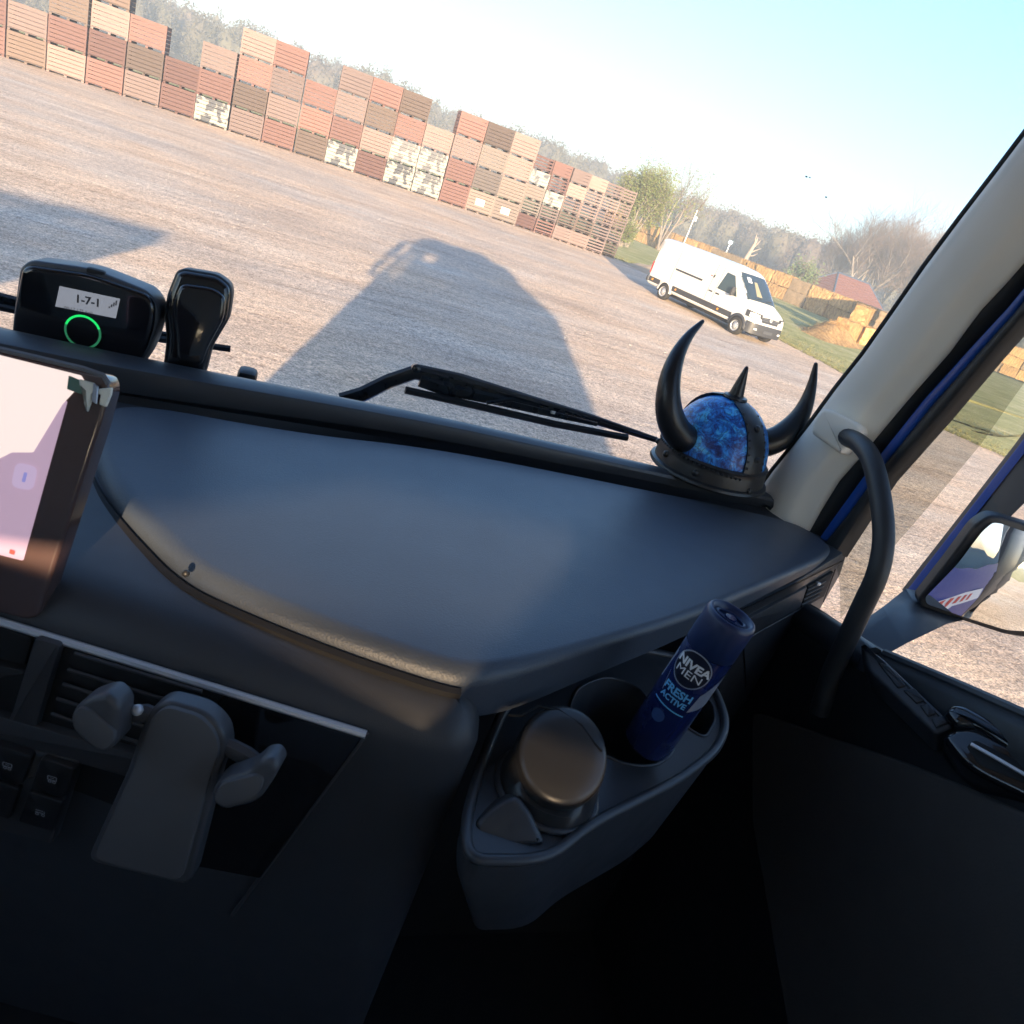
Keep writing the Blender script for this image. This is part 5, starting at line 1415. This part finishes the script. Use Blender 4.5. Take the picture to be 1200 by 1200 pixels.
def skeleton(seed, hgt, r0, levels, spread, kids, up=.25, multi=1):
    rr = random.Random(seed); tr, tw, ends = MB(), MB(), []
    def grow(p, d, ln, r_, lv):
        mb = tr if lv <= 1 else tw
        n = 3 if lv < 3 else 2
        for s_ in range(n):
            d = (d + Vector((rr.gauss(0, .12), rr.gauss(0, .12), rr.gauss(0, .08) + up * .25))).normalized()
            q = p + d * (ln / n); r1 = r_ * (1 - .45 / n * 1.0)
            prism(mb, p, q, r_, max(r1, .008), 6 if lv == 0 else (4 if lv < 2 else 3))
            p, r_ = q, r1
            if lv < levels and (lv > 0 or s_ > 0):
                for _ in range(max(1, kids[lv] // n)):
                    ang = rr.uniform(0, 6.28); ax = d.orthogonal().normalized(); ax.rotate(Matrix.Rotation(ang, 3, d))
                    nd = (d * rr.uniform(.55, 1.0) + ax * spread * rr.uniform(.7, 1.25) + Vector((0, 0, up))).normalized()
                    grow(p - d * rr.uniform(0, ln / n * .7), nd, ln * rr.uniform(.5, .72), max(r_ * rr.uniform(.42, .62), .009), lv + 1)
        ends.append((p, d))
        if lv >= levels - 1: ends.append((p - d * ln * .5, d))
    for k in range(multi):
        a = 6.28 * k / multi + .5
        d = Vector((math.cos(a) * .22, math.sin(a) * .22, 1)).normalized() if multi > 1 else Vector((rr.gauss(0, .04), rr.gauss(0, .04), 1)).normalized()
        grow(Vector((0, 0, -.1)), d, hgt * .55, r0, 0)
    return tr, tw, ends
def _tb(mb, name, mat, parent, smooth=0):
    o = mb.build(name, mat, None, smooth); o.parent = parent; return o
bare = []
for i, (seed, hgt, multi) in enumerate(((3, 12, 3), (11, 13, 4), (23, 12, 3))):
    t = thing('bare_tree', 'x', 'tree', group='bare trees behind the barn')
    tr, tw, ends = skeleton(seed, hgt, .19, 4, .60, (10, 9, 7, 5), .22, multi)
    _tb(tr, 'trunk', m_bark, t, 60); _tb(tw, 'crown', m_twig, t); bare.append(t)
spots = [(972, 138, 1.0, 'slender bare tree at the van end of the row behind the barn'), (1004, 130, 1.22, 'tall bare tree rising straight over the barn ridge'), (1030, 134, 1.25, 'wide bare tree just past the barn ridge'), (1056, 128, 1.2, 'bare tree between the barn gable and the cab pillar'), (1080, 130, 1.2, 'bare tree next to the windscreen edge'), (1108, 126, 1.15, 'bare tree half hidden by the windscreen pillar')]
for i, (px_x, dist, sc_, lab) in enumerate(spots):
    t = bare[i] if i < 3 else copy_tree(bare[i % 3])
    t.location = horizon_at(px_x, dist); t.scale = (sc_ * 1.1, sc_ * 1.1, sc_); t.rotation_euler.z = i * 1.3; t['label'] = lab
m_leaf = M('young_leaves', (.13, .155, .055), .8, var=.4, scale=.9, spec=.2)
def leafy(name, seed, hgt, mat, nleaf, lab, loc, ls=.14, multi=3):
    t = thing(name, lab, 'tree')
    tr, tw, ends = skeleton(seed, hgt, .16, 3, .55, (8, 8, 6), .2, multi)
    _tb(tr, 'trunk', m_bark, t, 60); _tb(tw, 'branches', m_twig, t)
    rr = random.Random(seed); vs_, fs = [], []
    for _ in range(nleaf):
        p, d = ends[rr.randrange(len(ends))]; q = p + Vector((rr.gauss(0, .28), rr.gauss(0, .28), rr.gauss(-.1, .3)))
        u = Vector((rr.gauss(0, 1), rr.gauss(0, 1), rr.gauss(0, 1))).normalized(); w = u.orthogonal().normalized(); s_ = ls * rr.uniform(.5, 1.2)
        b = len(vs_); vs_ += [q - u * s_, q + w * s_ * .4, q + u * s_, q - w * s_ * .4]; fs.append((b, b + 1, b + 2, b + 3))
    mb = MB(); mb.add(vs_, fs); _tb(mb, 'crown', mat, t)
    t.location = loc; return t
leafy('willow_tree', 5, 6.8, m_leaf, 14000, 'pale green tree coming into leaf behind the end of the crate stacks', horizon_at(748, 70), .12, 7)
leafy('willow_tree', 8, 10.5, m_leaf, 2600, 'thin half bare tree showing over the crates next to the green one', horizon_at(782, 92), .12, 4)
leafy('shrub', 31, 2.2, m_leaf, 2600, 'low leafy bush at the foot of the green tree by the crates', horizon_at(741, 66), .1, 5)
leafy('shrub', 15, 4.5, M('dull_leaves', (.10, .14, .06), .8, var=.4, scale=1, spec=.2), 2500, 'low green bush beside the barn behind the bales', horizon_at(938, 100), .2, 4)
# dead trunk
dt = thing('dead_tree', 'pale barkless dead trunk with broken branches behind the bale wall', 'dead tree', horizon_at(874, 92))
m_dead = M('dead_wood', (.26, .22, .19), .9, var=.2, spec=.2)
mb = MB()
P0 = [(0, 0, -.1), (.1, 0, 1.8), (.35, 0, 3.6), (.5, .1, 4.5), (.5, .1, 5.0)]
q_ = dt.location
mb.tube([q_ + right0 * a + Vector((0, b, c)) for a, b, c in P0], [.32, .28, .2, .12, .04], 8); mb.build('trunk', m_dead, dt)
for pts_ in ([(.35, 0, 3.5), (.75, .1, 4.3), (1.0, .2, 4.9)], [(.3, 0, 3.1), (.8, 0, 3.6), (1.3, 0, 4.0)], [(.48, 0, 4.2), (.3, .1, 4.8), (.2, 0, 5.3)], [(.25, 0, 2.8), (.7, -.2, 3.0), (1.1, -.2, 3.4)]):
    mb = MB(); mb.tube([q_ + right0 * a + Vector((0, b, c)) for a, b, c in pts_], [.09, .06, .02][:len(pts_)], 6); mb.build('branch', m_dead, dt)
# pole with a small box, blue sign
pq = horizon_at(806, 88)
po = thing('pole', 'thin pale pole with a small white box behind the bale wall', 'pole', pq)
mb = MB(); mb.tube([pq, pq + Vector((0, 0, 5.4))], [.045, .03], 8); mb.build('shaft', m_trim, po)
mb = MB(); mb.rbox(pq + Vector((.16, 0, 4.5)), (.32, .2, .5), .04); mb.build('box', M('pale_box', (.6, .66, .6), .5), po)
sq = horizon_at(853, 90)
sg = thing('road_sign', 'small pale blue sign showing over the bale wall', 'sign', sq)
mb = MB(); mb.tube([sq, sq + Vector((0, 0, 3.7))], .05, 8); mb.build('post', m_trim, sg)
mb = MB(); mb.rbox(sq + Vector((0, 0, 3.5)), (.55, .05, .4), .02); mb.build('panel', M('pale_blue_sheet', (.30, .52, .62), .5), sg)
# barn with a hipped red roof
hb = horizon_at(991, 116)
barn = thing('barn', 'low barn with a red tiled hipped roof behind the bales', 'barn', hb)
m_tile = M('roof_tiles', (.135, .058, .048), .85, var=.3, scale=2.5, spec=.2)
m_brick = M('barn_brick', (.32, .17, .12), .9, var=.2, scale=2)
m_fascia = M('fascia_dark', (.03, .05, .09), .5)
ua = (right0 * .86 + fw0 * .50).normalized(); va = Vector((-ua.y, ua.x, 0))     # along the ridge, and away from the yard
def bp(a, b, c): return hb + ua * a + va * b + Vector((0, 0, c))
Lb, Wb, ez, rz_ = 5.2, 3.0, 2.15, 4.7
cs = [(-Lb, -Wb), (Lb, -Wb), (Lb, Wb), (-Lb, Wb)]
mb = MB(); mb.loft([[bp(a * .94, b * .9, -.1) for a, b in cs], [bp(a * .94, b * .9, ez + .05) for a, b in cs]]); wl = mb.build('wall', m_brick, barn, 0)
for a in (-3.2, -.6, 2.2):
    mb = MB(); mb.loft([[bp(a - .5, -Wb * .9 - .02, 1.0), bp(a + .5, -Wb * .9 - .02, 1.0), bp(a + .5, -Wb * .9 - .02, 1.8), bp(a - .5, -Wb * .9 - .02, 1.8)], [bp(a - .44, -Wb * .9 - .06, 1.06), bp(a + .44, -Wb * .9 - .06, 1.06), bp(a + .44, -Wb * .9 - .06, 1.74), bp(a - .44, -Wb * .9 - .06, 1.74)]], cap1=True); mb.build('window', m_vgl, barn, 0)
r1, r2_ = bp(-Lb + 2.3, 0, rz_), bp(Lb - 1.6, 0, rz_)
E_ = [bp(a, b, ez) for a, b in cs]
def slope(name, quad, rows=9):                                            # courses of tiles stepped down the slope
    a, b, c, d = quad; mb = MB(); nrm = (b - a).cross(d - a).normalized()
    if nrm.z < 0: nrm = -nrm
    for i in range(rows):
        t0, t1 = i / rows, (i + 1) / rows
        l0, r0_ = a.lerp(d, t0), b.lerp(c, t0); l1, r1_ = a.lerp(d, t1), b.lerp(c, t1)
        mb.loft([[l0, r0_], [l0 + nrm * .07, r0_ + nrm * .07], [l1 + nrm * .01, r1_ + nrm * .01]], closed=False)
    return mb
rf = slope('roof', (E_[0], E_[1], r2_, r1)).build('roof', m_tile, barn, 0)
slope('roof', (E_[2], E_[3], r1, r2_)).build('roof_slope', m_tile, rf, 0); slope('roof', (E_[3], E_[0], r1, r1)).build('roof_slope', m_tile, rf, 0); slope('roof', (E_[1], E_[2], r2_, r2_)).build('roof_slope', m_tile, rf, 0)
mb = MB()
for a, b in ((r1, r2_), (E_[0], r1), (E_[3], r1), (E_[1], r2_), (E_[2], r2_)): mb.tube([a + Vector((0, 0, .06)), b + Vector((0, 0, .06))], .11, 6)
mb.build('ridge_cap', m_fascia, rf, 0)
mb = MB()
for i in range(4): mb.tube([E_[i] - Vector((0, 0, .05)), E_[(i + 1) % 4] - Vector((0, 0, .05))], .12, 6)
mb.build('gutter', m_fascia, barn, 0)

# ---- far woodland: one mass of bare and budding crowns beyond the fields
mt, n, l, bs = nodes('far_wood')
f, _ = noise_tex(n, l, .06, 4, .6); g, _ = noise_tex(n, l, .5, 4, .7)
col = ramp(n, l, f, [(.35, (.06, .053, .05)), (.5, (.08, .075, .055)), (.62, (.085, .07, .062))])
l.new(mix(n, l, .7, col, ramp(n, l, g, [(.3, (.6, .6, .6)), (.7, (1.4, 1.4, 1.3))]), 'MULTIPLY'), bs.inputs['Base Color']); bs.inputs['Roughness'].default_value = 1; bs.inputs['Specular IOR Level'].default_value = 0
m_wood = mt
r4 = random.Random(21); vs_, fs = [], []
def crown(cx_, cy_, z0, rx, rz, nt_, ts):
    b = len(vs_); N_, Q_ = 9, 6
    for j in range(Q_ + 1):
        for k in range(N_):
            a_, t_ = 6.2832 * k / N_, math.pi * j / Q_; w_ = .72 * (1 + .25 * noise.noise(Vector((cx_ + math.cos(a_) * 2, cy_ + math.sin(a_) * 2, j * .9))))
            vs_.append(Vector((cx_ + math.cos(a_) * math.sin(t_) * rx * w_, cy_ + math.sin(a_) * math.sin(t_) * rx * w_, z0 + rz - math.cos(t_) * rz * w_)))
    for j in range(Q_):
        for k in range(N_): fs.append((b + j * N_ + k, b + j * N_ + (k + 1) % N_, b + (j + 1) * N_ + (k + 1) % N_, b + (j + 1) * N_ + k))
    for _ in range(nt_):
        u = Vector((r4.gauss(0, 1), r4.gauss(0, 1), r4.gauss(0, 1))).normalized() * (.66 + .33 * r4.random())
        p = Vector((cx_ + u.x * rx, cy_ + u.y * rx, z0 + rz + u.z * rz)); d = Vector((r4.gauss(0, 1), r4.gauss(0, 1), r4.gauss(.6, 1))).normalized() * ts * r4.uniform(.5, 1.3); e = d.orthogonal().normalized() * ts * r4.uniform(.12, .4)
        b = len(vs_); vs_.extend([p - e, p + e, p + d]); fs.append((b, b + 1, b + 2))
for k in range(470):
    az = R(-32 + 124 * k / 470 + r4.uniform(-.3, .3)); dd = r4.choice((195, 205, 218, 232, 250)) + r4.uniform(-5, 5)
    hh = 12.5 + 2.6 * noise.noise(Vector((math.degrees(az) * .16, 1, 0))) + r4.uniform(-1.5, 1.8) + (dd - 195) * .045
    x, y = math.sin(az) * dd, math.cos(az) * dd
    crown(x, y, -.5, r4.uniform(2.6, 4.6), hh / 2, 520, .75)
    b = len(vs_); vs_.extend([Vector((x - .25, y, 0)), Vector((x + .25, y, 0)), Vector((x + .1, y, hh * .7)), Vector((x - .1, y, hh * .7))]); fs.append((b, b + 1, b + 2, b + 3))
mb = MB(); mb.add(vs_, fs); o = mb.build('woodland', m_wood, smooth=0); tag(o, 'long grey wood of bare trees closing the fields', 'woodland', kind='stuff')
# rising ground under the wood
mb = MB(); mb.loft([[Vector((math.sin(R(a)) * dd, math.cos(R(a)) * dd, z)) for a in range(-40, 101, 4)] for dd, z in ((185, -.2), (215, 2.0), (260, 5.0), (300, 7.0), (330, 7.5))], closed=False)
o = mb.build('hill', m_wood, smooth=180); tag(o, None, kind='structure')

# ---- thin morning air: one closed box round the whole place
HAZE = .0021
if HAZE:
    mb = MB(); mb.box((60, 105, 9.5), (800, 690, 22)); o = mb.build('haze', m_gap, smooth=0)
    mt = bpy.data.materials.new('haze_air'); mt.use_nodes = True
    n = mt.node_tree.nodes; l = mt.node_tree.links; n.remove(n['Principled BSDF'])
    v = n.new('ShaderNodeVolumePrincipled'); v.inputs['Color'].default_value = (.70, .84, 1.0, 1); v.inputs['Density'].default_value = HAZE; v.inputs['Anisotropy'].default_value = .0
    l.new(v.outputs[0], n['Material Output'].inputs['Volume']); o.data.materials.clear(); o.data.materials.append(mt); tag(o, 'thin pale morning haze filling the whole place', 'haze', kind='stuff')
